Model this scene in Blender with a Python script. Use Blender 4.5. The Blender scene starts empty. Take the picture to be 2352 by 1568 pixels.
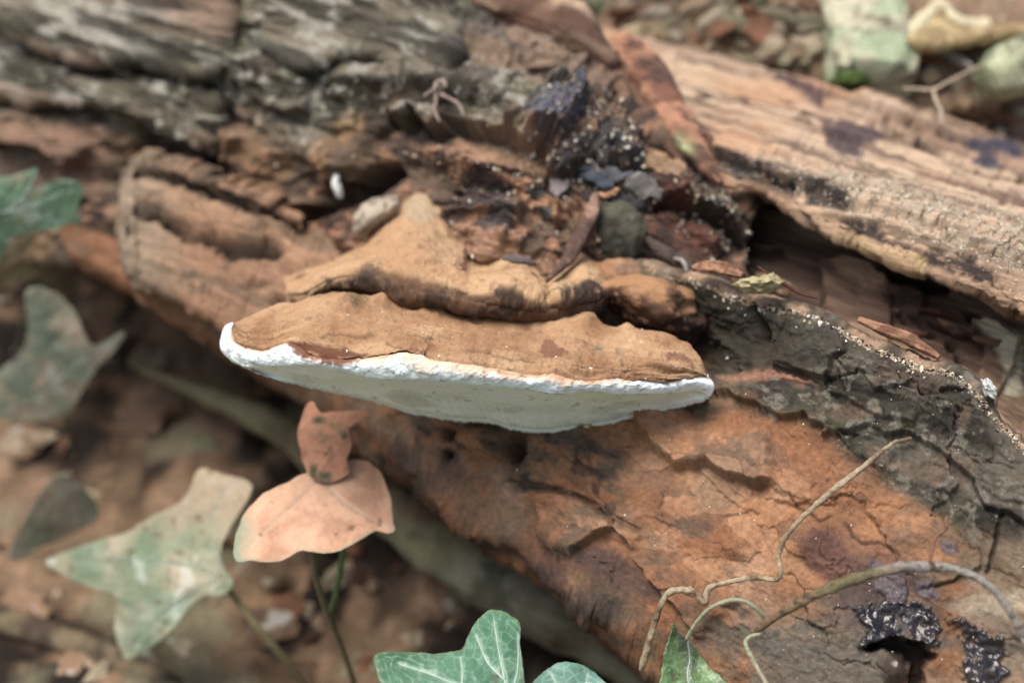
import bpy, math, random
import numpy as np
from mathutils import Vector

# ------------------------------------------------------------------ camera, sky, sun, exposure
scene = bpy.context.scene
W, H, FPX = 2352.0, 1568.0, 3415.0          # the photograph, measured in units of 1/2352 of its width
PITCH = math.radians(20)
FOCUS = 0.748
CAM = np.array([0.0, -0.705, 0.5565])
FWD = np.array([0.0, math.cos(PITCH), -math.sin(PITCH)])
UP = np.array([0.0, math.sin(PITCH), math.cos(PITCH)])
cd = bpy.data.cameras.new("camera")
cam = bpy.data.objects.new("camera", cd)
scene.collection.objects.link(cam)
cam.location = CAM
cam.rotation_euler = (math.pi / 2 - PITCH, 0, 0)
cd.sensor_width = 36
cd.lens = FPX / W * 36
cd.clip_start, cd.clip_end = 0.02, 500
cd.dof.use_dof = True
cd.dof.focus_distance = FOCUS
cd.dof.aperture_fstop = 3.1
cd.dof.aperture_blades = 0
scene.camera = cam

SUN_EL, SUN_AZ = math.radians(65), math.radians(226)   # azimuth clockwise from +Y
world = bpy.data.worlds.new("World")
scene.world = world
world.use_nodes = True
nt = world.node_tree
sky = nt.nodes.new("ShaderNodeTexSky")
sky.sky_type = 'NISHITA'
sky.sun_disc = False
sky.sun_elevation = SUN_EL
sky.sun_rotation = SUN_AZ
sky.air_density = 1.0
sky.dust_density = 5.0
sky.ozone_density = 1.0
bg = nt.nodes["Background"]
bg.inputs["Strength"].default_value = 0.075
nt.links.new(sky.outputs[0], bg.inputs[0])
sd = bpy.data.lights.new("sun", 'SUN')
sd.energy = 1.5
sd.angle = math.radians(35)
sd.color = (1.0, 0.95, 0.87)
sun = bpy.data.objects.new("sun", sd)
scene.collection.objects.link(sun)
sdir = Vector((math.sin(SUN_AZ) * math.cos(SUN_EL), math.cos(SUN_AZ) * math.cos(SUN_EL), math.sin(SUN_EL)))
sun.rotation_euler = sdir.to_track_quat('Z', 'Y').to_euler()
sun.location = (0, 0, 3)
vs = scene.view_settings
vs.view_transform = 'Standard'
vs.look = 'None'
vs.exposure = 1.45
vs.gamma = 1.0
vs.use_curve_mapping = False
scene.cycles.use_denoising = True
scene.cycles.max_bounces = 6
scene.cycles.diffuse_bounces = 3

# ------------------------------------------------------------------ helpers
random.seed(7)
RNG = np.random.default_rng(7)

def P(x, y, d):
    x, y, d = (np.asarray(v, float) for v in (x, y, d))
    a = (x - W / 2) / FPX
    b = -(y - H / 2) / FPX
    v = FWD + np.multiply.outer(a, np.array([1.0, 0, 0])) + np.multiply.outer(b, UP)
    return CAM + v * d[..., None]

CROPS = {1: (0, 0, 1000 / 2351), 2: (800, 0, 900 / 2352), 3: (1500, 0, 1000 / 2351), 4: (450, 380, 1300 / 2352),
         5: (0, 400, 900 / 2116), 6: (0, 950, 1050 / 2296), 7: (900, 950, 900 / 1968), 8: (1500, 600, 1000 / 1470),
         'a': (1050, 350, 750 / 2352), 'b': (1700, 550, 800 / 2281), 'c': (450, 150, 700 / 2195), 'd': (1900, 1250, 600 / 2256)}

def R(k, *pts):
    x0, y0, s = CROPS[k]
    return [((x0 + p[0] * s) * 0.9408, (y0 + p[1] * s) * 0.9408) + tuple(p[2:]) for p in pts]

def lin(r, g, b, k=0.86, sat=0.74):
    c = np.array([r, g, b], float) / 255
    c = np.where(c <= 0.04045, c / 12.92, ((c + 0.055) / 1.055) ** 2.4) * k
    c = 1.08 * c ** 1.16
    y = c @ np.array([0.3, 0.55, 0.15])
    return (y + (c - y) * sat) * np.array([0.935, 1.015, 1.03])

_TAB = np.random.default_rng(1234).uniform(-1, 1, 64 ** 3).astype(np.float32)

def vnoise(p, seed=0):
    p = np.asarray(p, np.float64) + (seed * 7.31 % 64)
    fl = np.floor(p)
    f = (p - fl).astype(np.float32)
    i = fl.astype(np.int32) & 63
    u = f * f * (3 - 2 * f)
    x0, y0, z0 = i[:, 0] << 12, i[:, 1] << 6, i[:, 2]
    x1, y1, z1 = ((i[:, 0] + 1) & 63) << 12, ((i[:, 1] + 1) & 63) << 6, (i[:, 2] + 1) & 63
    def row(xx, yy):
        a = _TAB[xx + yy + z0]
        return a + (_TAB[xx + yy + z1] - a) * u[:, 2]
    a = row(x0, y0); a += (row(x0, y1) - a) * u[:, 1]
    b = row(x1, y0); b += (row(x1, y1) - b) * u[:, 1]
    return a + (b - a) * u[:, 0]

def fbm(p, freq, octv=4, gain=0.5, seed=0, ridge=False):
    """about -1..1; p in metres, freq in cycles per metre"""
    r, a, s = 0, 1.0, 0
    for k in range(octv):
        n = vnoise(p * freq + 17.3 * k, seed + 31 * k)
        if ridge:
            n = 1 - 2.2 * np.abs(n)
        r = r + a * n
        s += a
        a *= gain
        freq *= 2.03
    return r / s * 1.5

def cells(u, v, seed=0):
    """2-D cellular pattern: value of the nearest cell (0..1), a second value, and distance to the cell's border"""
    iu, iv = np.floor(u).astype(np.int64), np.floor(v).astype(np.int64)
    f1 = np.full(u.shape, 9.0); f2 = np.full(u.shape, 9.0); ida = np.zeros(u.shape); idb = np.zeros(u.shape)
    def h(a, b, k):
        return _TAB[((a * 73856093) ^ (b * 19349663) ^ ((seed + k) * 83492791)) & 262143] * .5 + .5
    for du in (-1, 0, 1):
        for dv in (-1, 0, 1):
            a, b = iu + du, iv + dv
            d = np.hypot(a + h(a, b, 1) - u, b + h(a, b, 2) - v)
            m = d < f1
            f2 = np.where(m, f1, np.minimum(f2, d))
            ida = np.where(m, h(a, b, 3), ida); idb = np.where(m, h(a, b, 4), idb)
            f1 = np.where(m, d, f1)
    return ida, idb, f2 - f1

def sstep(a, b, x):
    t = np.clip((x - a) / (b - a), 0, 1)
    return t * t * (3 - 2 * t)

def catmull(pts, n, closed=False):
    p = np.asarray(pts, float)
    m = len(p)
    if closed:
        u = np.arange(n) * m / n
        q = np.vstack([p[-1:], p, p[:2]])
    else:
        u = np.linspace(0, m - 1, n)
        q = np.vstack([2 * p[0] - p[1], p, 2 * p[-1] - p[-2]])
    i = np.minimum(u.astype(int), (m if closed else m - 1) - 1)
    t = (u - i)[:, None]
    a, b, c, d = q[i], q[i + 1], q[i + 2], q[i + 3]
    return 0.5 * (2 * b + (c - a) * t + (2 * a - 5 * b + 4 * c - d) * t ** 2 + (3 * b - a - 3 * c + d) * t ** 3)

def arc(pts, n):
    """resample by length after smoothing"""
    f = catmull(pts, max(40, len(pts) * 12))
    l = np.concatenate([[0], np.cumsum(np.linalg.norm(np.diff(f[:, :2], axis=0), axis=1))])
    u = np.linspace(0, l[-1], n)
    return np.stack([np.interp(u, l, f[:, k]) for k in range(f.shape[1])], 1)

def polydist(X, Y, pts):
    """distance to an open polyline, side (+1 below a line drawn left to right), 0..1 along it"""
    best = np.full(X.shape, 1e9)
    side = np.zeros(X.shape)
    along = np.zeros(X.shape)
    n = len(pts) - 1
    for k in range(n):
        x0, y0 = pts[k][:2]
        dx, dy = pts[k + 1][0] - x0, pts[k + 1][1] - y0
        t = np.clip(((X - x0) * dx + (Y - y0) * dy) / (dx * dx + dy * dy + 1e-9), 0, 1)
        d = np.hypot(X - x0 - t * dx, Y - y0 - t * dy)
        m = d < best
        best = np.where(m, d, best)
        side = np.where(m, np.sign(dx * (Y - y0) - dy * (X - x0)), side)
        along = np.where(m, (k + t) / n, along)
    return best, side, along

def inside(X, Y, poly, soft=8.0):
    """soft mask of a polygon"""
    c = np.zeros(X.shape, bool)
    n = len(poly)
    for k in range(n):
        x0, y0 = poly[k][:2]
        x1, y1 = poly[(k + 1) % n][:2]
        if y0 == y1:
            continue
        c ^= ((y0 > Y) != (y1 > Y)) & (X < (x1 - x0) * (Y - y0) / (y1 - y0) + x0)
    d, _, _ = polydist(X, Y, list(poly) + [poly[0]])
    return sstep(-soft, soft, np.where(c, d, -d))

class Field:
    """smooth depth through control points (x, y, depth)"""
    def __init__(self, pts, smooth=2e-4):
        p = np.array(pts, float)
        self.c = p[:, :2] / 1000
        n = len(p)
        K = self.k(self.c, self.c) + np.eye(n) * smooth
        A = np.zeros((n + 3, n + 3))
        A[:n, :n] = K
        A[:n, n] = 1
        A[:n, n + 1:] = self.c
        A[n:, :n] = A[:n, n:].T
        self.w = np.linalg.solve(A, np.concatenate([p[:, 2], np.zeros(3)]))
    def k(self, a, b):
        r = np.sqrt(((a[:, None] - b[None]) ** 2).sum(-1))
        return r ** 2 * np.log(r + 1e-9) * 0.5
    def __call__(self, X, Y):
        X, Y = np.asarray(X, float), np.asarray(Y, float)
        q = np.stack([X.ravel(), Y.ravel()], 1) / 1000
        n = len(self.c)
        r = np.zeros(len(q))
        for s in range(0, len(q), 100000):
            e = q[s:s + 100000]
            r[s:s + 100000] = self.k(e, self.c) @ self.w[:n] + self.w[n] + e @ self.w[n + 1:]
        return r.reshape(X.shape)

# log axes, for grain that runs along the trunk
AX = P(2200, 1000, 0.76) - P(200, 300, 1.02)
AX /= np.linalg.norm(AX)
BX = np.cross(AX, FWD); BX /= np.linalg.norm(BX)
CX = np.cross(AX, BX)
def grain(p, stretch=0.12):
    return np.stack([p @ AX * stretch, p @ BX, p @ CX], 1)

# ------------------------------------------------------------------ materials
def material(name, rough=0.85, spec=0.25, var=0.25, vscale=900, bump=0.35, bscale=1400, grainy=False, coat=0.0, sss=0.0, bdist=0.0018):
    """procedural: the mesh's own colour field, broken up by noise, with fine relief"""
    m = bpy.data.materials.new(name)
    m.use_nodes = True
    t = m.node_tree
    N, L = t.nodes, t.links
    b = N["Principled BSDF"]
    at = N.new("ShaderNodeAttribute"); at.attribute_name = "Col"
    wt = N.new("ShaderNodeAttribute"); wt.attribute_name = "Wet"
    tc = N.new("ShaderNodeTexCoord")
    mp = N.new("ShaderNodeMapping")
    if grainy:
        e = Vector(AX).to_track_quat('X', 'Z').to_euler()
        mp.vector_type = 'TEXTURE'
        mp.inputs["Rotation"].default_value = e
        mp.inputs["Scale"].default_value = (9, 1, 1)
    L.new(tc.outputs["Object"], mp.inputs["Vector"])
    n1 = N.new("ShaderNodeTexNoise"); n1.inputs["Scale"].default_value = vscale; n1.inputs["Detail"].default_value = 5
    n1.inputs["Roughness"].default_value = 0.65
    n2 = N.new("ShaderNodeTexNoise"); n2.inputs["Scale"].default_value = bscale; n2.inputs["Detail"].default_value = 6
    n2.inputs["Roughness"].default_value = 0.7
    L.new(mp.outputs[0], n1.inputs["Vector"]); L.new(mp.outputs[0], n2.inputs["Vector"])
    mr = N.new("ShaderNodeMapRange")
    mr.inputs["From Min"].default_value = 0.28; mr.inputs["From Max"].default_value = 0.72
    mr.inputs["To Min"].default_value = 1 - var; mr.inputs["To Max"].default_value = 1 + var
    L.new(n1.outputs[0], mr.inputs["Value"])
    mx = N.new("ShaderNodeVectorMath"); mx.operation = 'SCALE'
    L.new(at.outputs["Color"], mx.inputs[0]); L.new(mr.outputs[0], mx.inputs["Scale"])
    L.new(mx.outputs[0], b.inputs["Base Color"])
    rr = N.new("ShaderNodeMapRange")
    rr.inputs["To Min"].default_value = rough; rr.inputs["To Max"].default_value = 0.22
    L.new(wt.outputs["Fac"], rr.inputs["Value"])
    L.new(rr.outputs[0], b.inputs["Roughness"])
    b.inputs["Specular IOR Level"].default_value = spec
    if coat:
        b.inputs["Coat Weight"].default_value = coat
        b.inputs["Coat Roughness"].default_value = 0.25
    if sss:
        b.inputs["Subsurface Weight"].default_value = sss
        b.inputs["Subsurface Radius"].default_value = (0.004, 0.003, 0.002)
    bp = N.new("ShaderNodeBump"); bp.inputs["Strength"].default_value = bump; bp.inputs["Distance"].default_value = bdist
    L.new(n2.outputs[0], bp.inputs["Height"])
    ws = N.new("ShaderNodeMapRange")            # wet film fills the finest relief
    ws.inputs["To Min"].default_value = bump; ws.inputs["To Max"].default_value = bump * 0.15
    L.new(wt.outputs["Fac"], ws.inputs["Value"]); L.new(ws.outputs[0], bp.inputs["Strength"])
    sp = N.new("ShaderNodeMapRange")
    sp.inputs["To Min"].default_value = spec; sp.inputs["To Max"].default_value = 0.55
    L.new(wt.outputs["Fac"], sp.inputs["Value"]); L.new(sp.outputs[0], b.inputs["Specular IOR Level"])
    L.new(bp.outputs[0], b.inputs["Normal"])
    return m

MAT = {
    'bark': material("bark", bump=0.6, var=0.36, vscale=300, bscale=480, spec=0.3),
    'wood': material("bare_wood", grainy=True, bump=0.8, var=0.3, vscale=420, bscale=700),
    'rot': material("rotten_wood", grainy=True, bump=0.9, var=0.45, vscale=300, bscale=550),
    'cap': material("fungus_cap", rough=0.95, spec=0.1, bump=0.45, var=0.16, vscale=600, bscale=1100),
    'pore': material("pore_surface", rough=0.9, spec=0.15, bump=0.15, var=0.05, vscale=300, bscale=2500),
    'leaf': material("ivy_leaf", rough=0.42, spec=0.45, bump=0.12, var=0.1, vscale=250, bscale=500),
    'dusty': material("dusted_leaf", rough=0.85, spec=0.2, bump=0.15, var=0.1, vscale=500, bscale=900),
    'stem': material("stem", rough=0.75, spec=0.25, bump=0.9, var=0.42, vscale=500, bscale=800),
    'soil': material("soil", rough=0.95, spec=0.15, bump=0.9, var=0.45, vscale=220, bscale=420),
    'chip': material("wood_chip", bump=0.6, var=0.3, vscale=500, bscale=900),
    'dust': material("wood_dust", rough=0.9, bump=0.2, var=0.2),
    'resin': material("wet_resin", rough=0.16, spec=0.6, bump=0.35, var=0.3, vscale=600, bscale=700),
}

# ------------------------------------------------------------------ objects
COL = scene.collection
ORIGIN = {}

def tag(o, label=None, cat=None, group=None, kind=None):
    for k, v in (("label", label), ("category", cat), ("group", group), ("kind", kind)):
        if v:
            o[k] = v
    return o

def empty(name, loc, label, cat, group=None):
    o = bpy.data.objects.new(name, None)
    o.location = loc
    o.empty_display_size = 0.02
    COL.objects.link(o)
    ORIGIN[o.name] = np.array(loc, float)
    return tag(o, label, cat, group)

def mesh_obj(name, v, f, mat, parent=None, col=None, wet=None, smooth=True, origin=None):
    """v (n,3) in world metres, f (m,3|4) index array"""
    v = np.asarray(v, float)
    f = np.asarray(f)
    if parent is not None:
        o0 = ORIGIN[parent.name]
    elif origin is not None:
        o0 = np.asarray(origin, float)
    else:
        o0 = np.array([v[:, 0].mean(), v[:, 1].mean(), v[:, 2].min()])
    me = bpy.data.meshes.new(name)
    me.vertices.add(len(v))
    me.vertices.foreach_set("co", (v - o0).astype(np.float32).ravel())
    k = f.shape[1]
    me.loops.add(f.size)
    me.loops.foreach_set("vertex_index", f.astype(np.int32).ravel())
    me.polygons.add(len(f))
    me.polygons.foreach_set("loop_start", (np.arange(len(f)) * k).astype(np.int32))
    me.polygons.foreach_set("use_smooth", np.full(len(f), smooth))
    me.update(calc_edges=True)
    me.validate()
    if col is not None:
        col = np.asarray(col, float)
        if col.ndim == 1:
            col = np.tile(col, (len(v), 1))
        a = me.attributes.new("Col", 'FLOAT_COLOR', 'POINT')
        a.data.foreach_set("color", np.hstack([np.clip(col, 0.002, 0.92), np.ones((len(v), 1))]).astype(np.float32).ravel())
    if wet is not None:
        a = me.attributes.new("Wet", 'FLOAT', 'POINT')
        a.data.foreach_set("value", np.asarray(wet, np.float32))
    me.materials.append(MAT[mat])
    o = bpy.data.objects.new(name, me)
    COL.objects.link(o)
    if parent is None:
        o.location = o0
        ORIGIN[o.name] = o0
    else:
        o.parent = parent
        ORIGIN[o.name] = o0
    return o

def grid_faces(nr, nc, wrap=False):
    i = np.arange(nr - 1)[:, None] * nc
    j = np.arange(nc if wrap else nc - 1)[None]
    j2 = (j + 1) % nc
    return np.stack([i + j, i + j2, i + nc + j2, i + nc + j], -1).reshape(-1, 4)

def normals(G):
    du = np.gradient(G, axis=1)
    dv = np.gradient(G, axis=0)
    n = np.cross(du, dv)
    n /= np.linalg.norm(n, axis=-1, keepdims=True) + 1e-12
    toward = ((CAM - G) * n).sum(-1)
    if np.median(toward) < 0:
        n = -n
    return n

class Strip:
    """a skin between two matched lines of the photograph, (x, y[, depth]) each, with rolled edges;
    rows run from the top line to the bottom line"""
    def __init__(self, top, bot, ns, nt, field=None, bulge=0.0, bpow=1.0, rt=0.004, rb=0.004, back_t=0.03, back_b=0.03, nroll=7, nback=6, jag=0, jfreq=0.02, seed=0, match=True, ease=1.0, xshift=None, endsink=0.0):
        f = catmull if match else arc
        T, B = f(top, ns), f(bot, ns)
        if jag:
            s = np.arange(ns)
            for L_, q in ((T, seed), (B, seed + 5)):
                zz = np.stack([L_[:, 0] * jfreq, L_[:, 1] * jfreq, s * 0 + 0.5], 1)
                j = vnoise(zz, q) + 0.6 * vnoise(zz * 2.3, q + 1) + 0.4 * vnoise(zz * 5.1, q + 2)
                L_[:, 1] += jag * j
                L_[:, 0] += jag * 0.6 * vnoise(zz * 1.7 + 9, q + 3)
        if field is not None:
            dT, dB = field(T[:, 0], T[:, 1]), field(B[:, 0], B[:, 1])
        else:
            dT, dB = T[:, 2], B[:, 2]
        # inset by the roll radius so the silhouette lands on the line
        dirx, diry = T[:, 0] - B[:, 0], T[:, 1] - B[:, 1]
        ln = np.hypot(dirx, diry) + 1e-6
        dirx, diry = dirx / ln, diry / ln
        pxm = FPX / dT; pxb = FPX / dB
        rtp = np.minimum(rt * pxm, ln * 0.3); rbp = np.minimum(rb * pxb, ln * 0.3)
        T2 = np.stack([T[:, 0] - dirx * rtp, T[:, 1] - diry * rtp], 1)
        B2 = np.stack([B[:, 0] + dirx * rbp, B[:, 1] + diry * rbp], 1)
        rows_x, rows_y, rows_d, rows_t = [], [], [], []
        def ext(base, d, sgn, rp, rm, back, tt):
            out = []
            for k in range(nback, 0, -1):
                out.append((base[:, 0] + sgn * dirx * rp, base[:, 1] + sgn * diry * rp, d + rm + back * (k / nback) ** 1.3, tt))
            for k in range(nroll, 0, -1):
                a = k / nroll * math.pi / 2
                out.append((base[:, 0] + sgn * dirx * rp * math.sin(a), base[:, 1] + sgn * diry * rp * math.sin(a), d + rm * (1 - math.cos(a)), tt))
            return out
        top_rows = ext(T2, dT, 1, rtp, rtp / pxm, back_t, 0.0) if rt else []
        bot_rows = ext(B2, dB, -1, rbp, rbp / pxb, back_b, 1.0)[::-1] if rb else []
        mid = []
        for k in range(nt):
            t = (k / (nt - 1)) ** ease
            x = T2[:, 0] * (1 - t) + B2[:, 0] * t
            y = T2[:, 1] * (1 - t) + B2[:, 1] * t
            if field is not None:
                d = None
            else:
                d = dT * (1 - t) + dB * t
            mid.append((x, y, d, t))
        X = np.array([r[0] for r in top_rows + mid + bot_rows])
        Y = np.array([r[1] for r in top_rows + mid + bot_rows])
        if field is not None:
            D = np.empty_like(X)
            a, b = len(top_rows), len(top_rows) + nt
            D[a:b] = field(X[a:b], Y[a:b])
            for k, r in enumerate(top_rows):
                D[k] = r[2] - dT + D[a]
            for k, r in enumerate(bot_rows):
                D[b + k] = r[2] - dB + D[b - 1]
        else:
            D = np.array([r[2] for r in top_rows + mid + bot_rows])
        self.t = np.repeat(np.array([r[3] for r in top_rows + mid + bot_rows])[:, None], ns, 1)
        self.s = np.repeat(np.linspace(0, 1, ns)[None], len(X), 0)
        if bulge is not None:
            bl = bulge(self.s) if callable(bulge) else bulge
            D = D - bl * np.sin(np.pi * self.t) ** bpow
        if endsink:
            D = D + endsink * (1 - np.minimum(sstep(0, .07, self.s), sstep(0, .07, 1 - self.s)))
        if xshift is not None:
            X = X + xshift(self.s, self.t)
        self.X, self.Y, self.D = X, Y, D
        self.nr, self.nc = X.shape
        self.G = P(X, Y, D)
        self.N = normals(self.G)
        self.h = np.zeros(X.shape)
        self.x, self.y = X.ravel(), Y.ravel()      # flat views for painting
        self.p = self.G.reshape(-1, 3).copy()
        self.front = np.zeros(X.shape); self.front[len(top_rows):len(top_rows) + nt] = 1
    # relief, metres along the surface normal
    def warp(self, amp, freq=0.03, seed=3):
        if not hasattr(self, "_w"):
            self._w = {}
        if freq not in self._w:
            q = np.stack([self.x * freq, self.y * freq, self.x * 0], 1)
            self._w[freq] = (vnoise(q, 3) + 0.5 * vnoise(q * 2.7, 4), vnoise(q + 7.7, 5) + 0.5 * vnoise(q * 2.7 + 3, 6))
        a, b = self._w[freq]
        k = 1 if seed % 2 else -1
        return self.x + amp * k * a, self.y + amp * b
    def near(self, pts, reach, amp, seed, freq=0.03):
        q = np.array([t[:2] for t in pts])
        x, y = self.warp(amp, seed=seed, freq=freq)
        m = (x > q[:, 0].min() - reach) & (x < q[:, 0].max() + reach) & (y > q[:, 1].min() - reach) & (y < q[:, 1].max() + reach)
        i = np.nonzero(m)[0]
        return i, x[i], y[i]
    def put(self, i, v):
        self.h.ravel()[i] += v
        out = np.zeros(self.x.shape)
        return out
    def ledge(self, pts, hgt, L=90, w=4, up=True, amp=7, under=0.0, seed=3, freq=0.03):
        i, x, y = self.near(pts, 3.2 * L + 2 * w, amp, seed, freq)
        d, s, u = polydist(x, y, pts)
        sd = -s * d if up else s * d
        e = np.minimum(sstep(0, 0.06, u), sstep(0, 0.06, 1 - u))
        hh = hgt * sstep(-w, w, sd) * np.exp(-np.maximum(sd, 0) / L) * e
        if under:
            hh = hh - under * sstep(w, -w, sd) * np.exp(-np.maximum(-sd, 0) / (L * 0.35)) * e
        out = self.put(i, hh)
        out[i] = e * np.exp(-d / 10)
        return out
    def crack(self, pts, depth, w=5, amp=5, seed=4, fade=True):
        i, x, y = self.near(pts, 3 * w, amp, seed)
        d, s, u = polydist(x, y, pts)
        e = np.minimum(sstep(0, 0.1, u), sstep(0, 0.1, 1 - u)) if fade else 1
        m = np.exp(-(d / w) ** 2) * e
        out = self.put(i, -depth * m)
        out[i] = m
        return out
    def ridge(self, pts, hgt, w=15, amp=5, seed=5):
        i, x, y = self.near(pts, 3 * w, amp, seed)
        d, s, u = polydist(x, y, pts)
        e = np.minimum(sstep(0, 0.12, u), sstep(0, 0.12, 1 - u))
        m = np.exp(-(d / w) ** 2) * e
        out = self.put(i, hgt * m)
        out[i] = m
        return out
    def blob(self, cx, cy, rx, ry, hgt, rot=0, pw=2):
        c, s = math.cos(rot), math.sin(rot)
        dx, dy = self.x - cx, self.y - cy
        q = ((dx * c + dy * s) / rx) ** 2 + ((-dx * s + dy * c) / ry) ** 2
        m = np.exp(-q ** (pw / 2))
        self.h += (hgt * m).reshape(self.X.shape)
        return m
    def patch(self, poly, hgt=0.0, soft=8, amp=8, seed=6, freq=0.03):
        i, x, y = self.near(poly, soft * 1.1, amp, seed, freq)
        m = inside(x, y, poly, soft)
        out = self.put(i, hgt * m)
        out[i] = m
        return out
    def add(self, a):
        self.h += a.reshape(self.X.shape)
    def points(self):
        return self.G + self.N * self.h[..., None]
    def build(self, name, mat, parent=None, col=None, wet=None, **kw):
        V = self.points()
        self.V = V
        return mesh_obj(name, V.reshape(-1, 3), grid_faces(self.nr, self.nc), mat, parent, col, wet, **kw)

def terraces(n, steps, w=.025):
    """0..1: stepped flakes from a smooth noise"""
    return sum(sstep(k - w, k + w, n) for k in steps) / len(steps)

def mix(c, c2, m):
    m = np.clip(np.asarray(m), 0, 1)[:, None]
    return c * (1 - m) + np.asarray(c2) * m

def tube(name, pts, rad, mat, parent=None, col=None, n=60, sides=8, rough=0.0, seed=0, world=False, **kw):
    """pts: (x, y, depth) of the photograph, or world points; rad: one radius or one per point"""
    q = np.asarray(pts, float)
    if not world:
        q = P(q[:, 0], q[:, 1], q[:, 2])
    r = np.asarray([rad] * len(q) if np.isscalar(rad) else rad, float)
    f = catmull(np.hstack([q, r[:, None]]), n)
    c, r = f[:, :3], np.maximum(f[:, 3], 1e-5)
    t = np.gradient(c, axis=0); t /= np.linalg.norm(t, axis=1, keepdims=True) + 1e-12
    a = np.cross(t, np.array([0.31, 0.22, 0.92])); a /= np.linalg.norm(a, axis=1, keepdims=True)
    b = np.cross(t, a)
    th = np.arange(sides) * 2 * math.pi / sides
    V = c[:, None] + r[:, None, None] * (np.cos(th)[None, :, None] * a[:, None] + np.sin(th)[None, :, None] * b[:, None])
    if rough:
        nn = fbm(V.reshape(-1, 3), 1.2 / r.mean() * 0.5, 3, seed=seed).reshape(n, sides)
        V = c[:, None] + (V - c[:, None]) * (1 + rough * nn)[..., None]
    v = V.reshape(-1, 3)
    v = np.vstack([v, c[:1], c[-1:]])
    fc = grid_faces(n, sides, True)
    k = n * sides
    caps = [[k, (j + 1) % sides, j, j] for j in range(sides)] + [[k + 1, (n - 1) * sides + j, (n - 1) * sides + (j + 1) % sides, (n - 1) * sides + (j + 1) % sides] for j in range(sides)]
    tri = np.vstack([fc[:, [0, 1, 2]], fc[:, [0, 2, 3]], np.array(caps)[:, :3]])
    cc = col(v) if callable(col) else col
    return mesh_obj(name, v, tri, mat, parent, cc, **kw)

_ICO = {}
def ico(sub):
    if sub not in _ICO:
        import bmesh
        bm = bmesh.new()
        bmesh.ops.create_icosphere(bm, subdivisions=sub, radius=1)
        bm.verts.ensure_lookup_table()
        _ICO[sub] = (np.array([v.co[:] for v in bm.verts]), np.array([[v.index for v in f.verts] for f in bm.faces]))
        bm.free()
    return _ICO[sub]

def lump(name, x, y, d, rx, ry, rd, rot, mat, parent=None, col=None, amp=0.15, freq=1.3, sub=5, seed=0, fine=0.0, wet=None, shape=None, **kw):
    """an uneven rounded body; rx, ry in photo units at depth d, rd in metres"""
    v, f = ico(sub)
    n = 1 + amp * fbm(v + seed * 3.1, freq, 3, seed=seed)
    if fine:
        n = n + fine * fbm(v + seed, freq * 6, 4, seed=seed + 9)
    q = v * n[:, None]
    if shape is not None:
        q = shape(q)
    s = d / FPX
    c, sn = math.cos(rot), math.sin(rot)
    X = (q[:, 0] * rx * c - q[:, 1] * ry * sn) * s
    Yd = (q[:, 0] * rx * sn + q[:, 1] * ry * c) * s
    ctr = P(x, y, d)
    w = ctr + X[:, None] * np.array([1.0, 0, 0]) - Yd[:, None] * UP + (q[:, 2] * rd)[:, None] * FWD
    cc = col(w, q) if callable(col) else col
    ww = wet(w, q) if callable(wet) else wet
    return mesh_obj(name, w, f, mat, parent, cc, ww, **kw)

# ------------------------------------------------------------------ ground: one sheet, a bank rising behind the trunk
def ground_z(x, y):
    left = 0.66 * np.maximum(y - 0.20, 0)
    left = np.minimum(left, 0.50 + 0.04 * np.maximum(y - 1, 0))
    bank = 0.30 * sstep(-0.12, 0.14, x) * sstep(0.16, 0.36, y) * sstep(1.4, 0.6, y)
    return left * sstep(0.18, 0.26, y) + bank

def ground_hit(x, y):
    d = np.linspace(.8, 2.2, 500)
    p = P(np.full(500, x), np.full(500, y), d)
    z = ground_z(p[:, 0], p[:, 1])
    i = np.nonzero(p[:, 2] < z)[0]
    return p[i[0]] if len(i) else None

def build_ground():
    n = 340
    u = np.linspace(-1, 1, n)
    gx = 0.75 * u + 39 * np.abs(u) ** 7 * np.sign(u)
    gy = 0.35 + 0.8 * u + 39 * np.abs(u) ** 7 * np.sign(u)
    X, Y = np.meshgrid(gx, gy)
    x, y = X.ravel(), Y.ravel()
    z = ground_z(x, y)
    p = np.stack([x, y, x * 0], 1)
    near = np.exp(-((x / 1.5) ** 2 + ((y - 0.3) / 1.5) ** 2))
    z = z + near * (0.010 * fbm(p, 9, 3, seed=1) + 0.007 * fbm(p, 35, 4, seed=2, ridge=True))
    n1, n2 = fbm(p, 14, 4, seed=5), fbm(p, 45, 4, seed=6)
    c = np.tile(lin(138, 108, 80), (len(x), 1))
    c = mix(c, lin(56, 44, 36), sstep(-0.2, 0.3, n1))
    c = mix(c, lin(164, 126, 92), sstep(0.1, 0.6, n2) * 0.8)
    c = mix(c, lin(140, 128, 98), sstep(0.15, 0.5, fbm(p, 16, 3, seed=8)) * 0.8)
    br = sstep(-0.1, 0.12, x) * sstep(0.2, 0.32, y)
    c = mix(c, lin(165, 130, 102), br * sstep(-0.5, 0.5, n2) * 0.75)
    c = mix(c, lin(112, 116, 88), sstep(.0, -.25, y) * sstep(-.6, .4, n1 + .5))  # unseen front ground tinted grey-green to neutralise bounce on the fungus underside
    v = np.stack([x, y, z], 1)
    o = mesh_obj("ground", v, grid_faces(n, n), 'soil', None, c, origin=(0, 0, 0))
    tag(o, kind="structure")
build_ground()

# ------------------------------------------------------------------ the fallen trunk
LOG = empty("fallen_log", (0.12, 0.05, 0.0), "rotting fallen tree trunk with peeling grey bark and orange spore dust", "log")

ORANGE, ORANGE2, ORANGE_SHADE = lin(168, 116, 74, sat=.80), lin(146, 96, 58, sat=.80), lin(122, 80, 52, sat=.78)
GREY, GREYD, OLIVE = lin(128, 114, 94), lin(74, 68, 60), lin(88, 84, 66)
PURPLE, BLACK = lin(72, 54, 62), lin(30, 26, 26)

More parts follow.
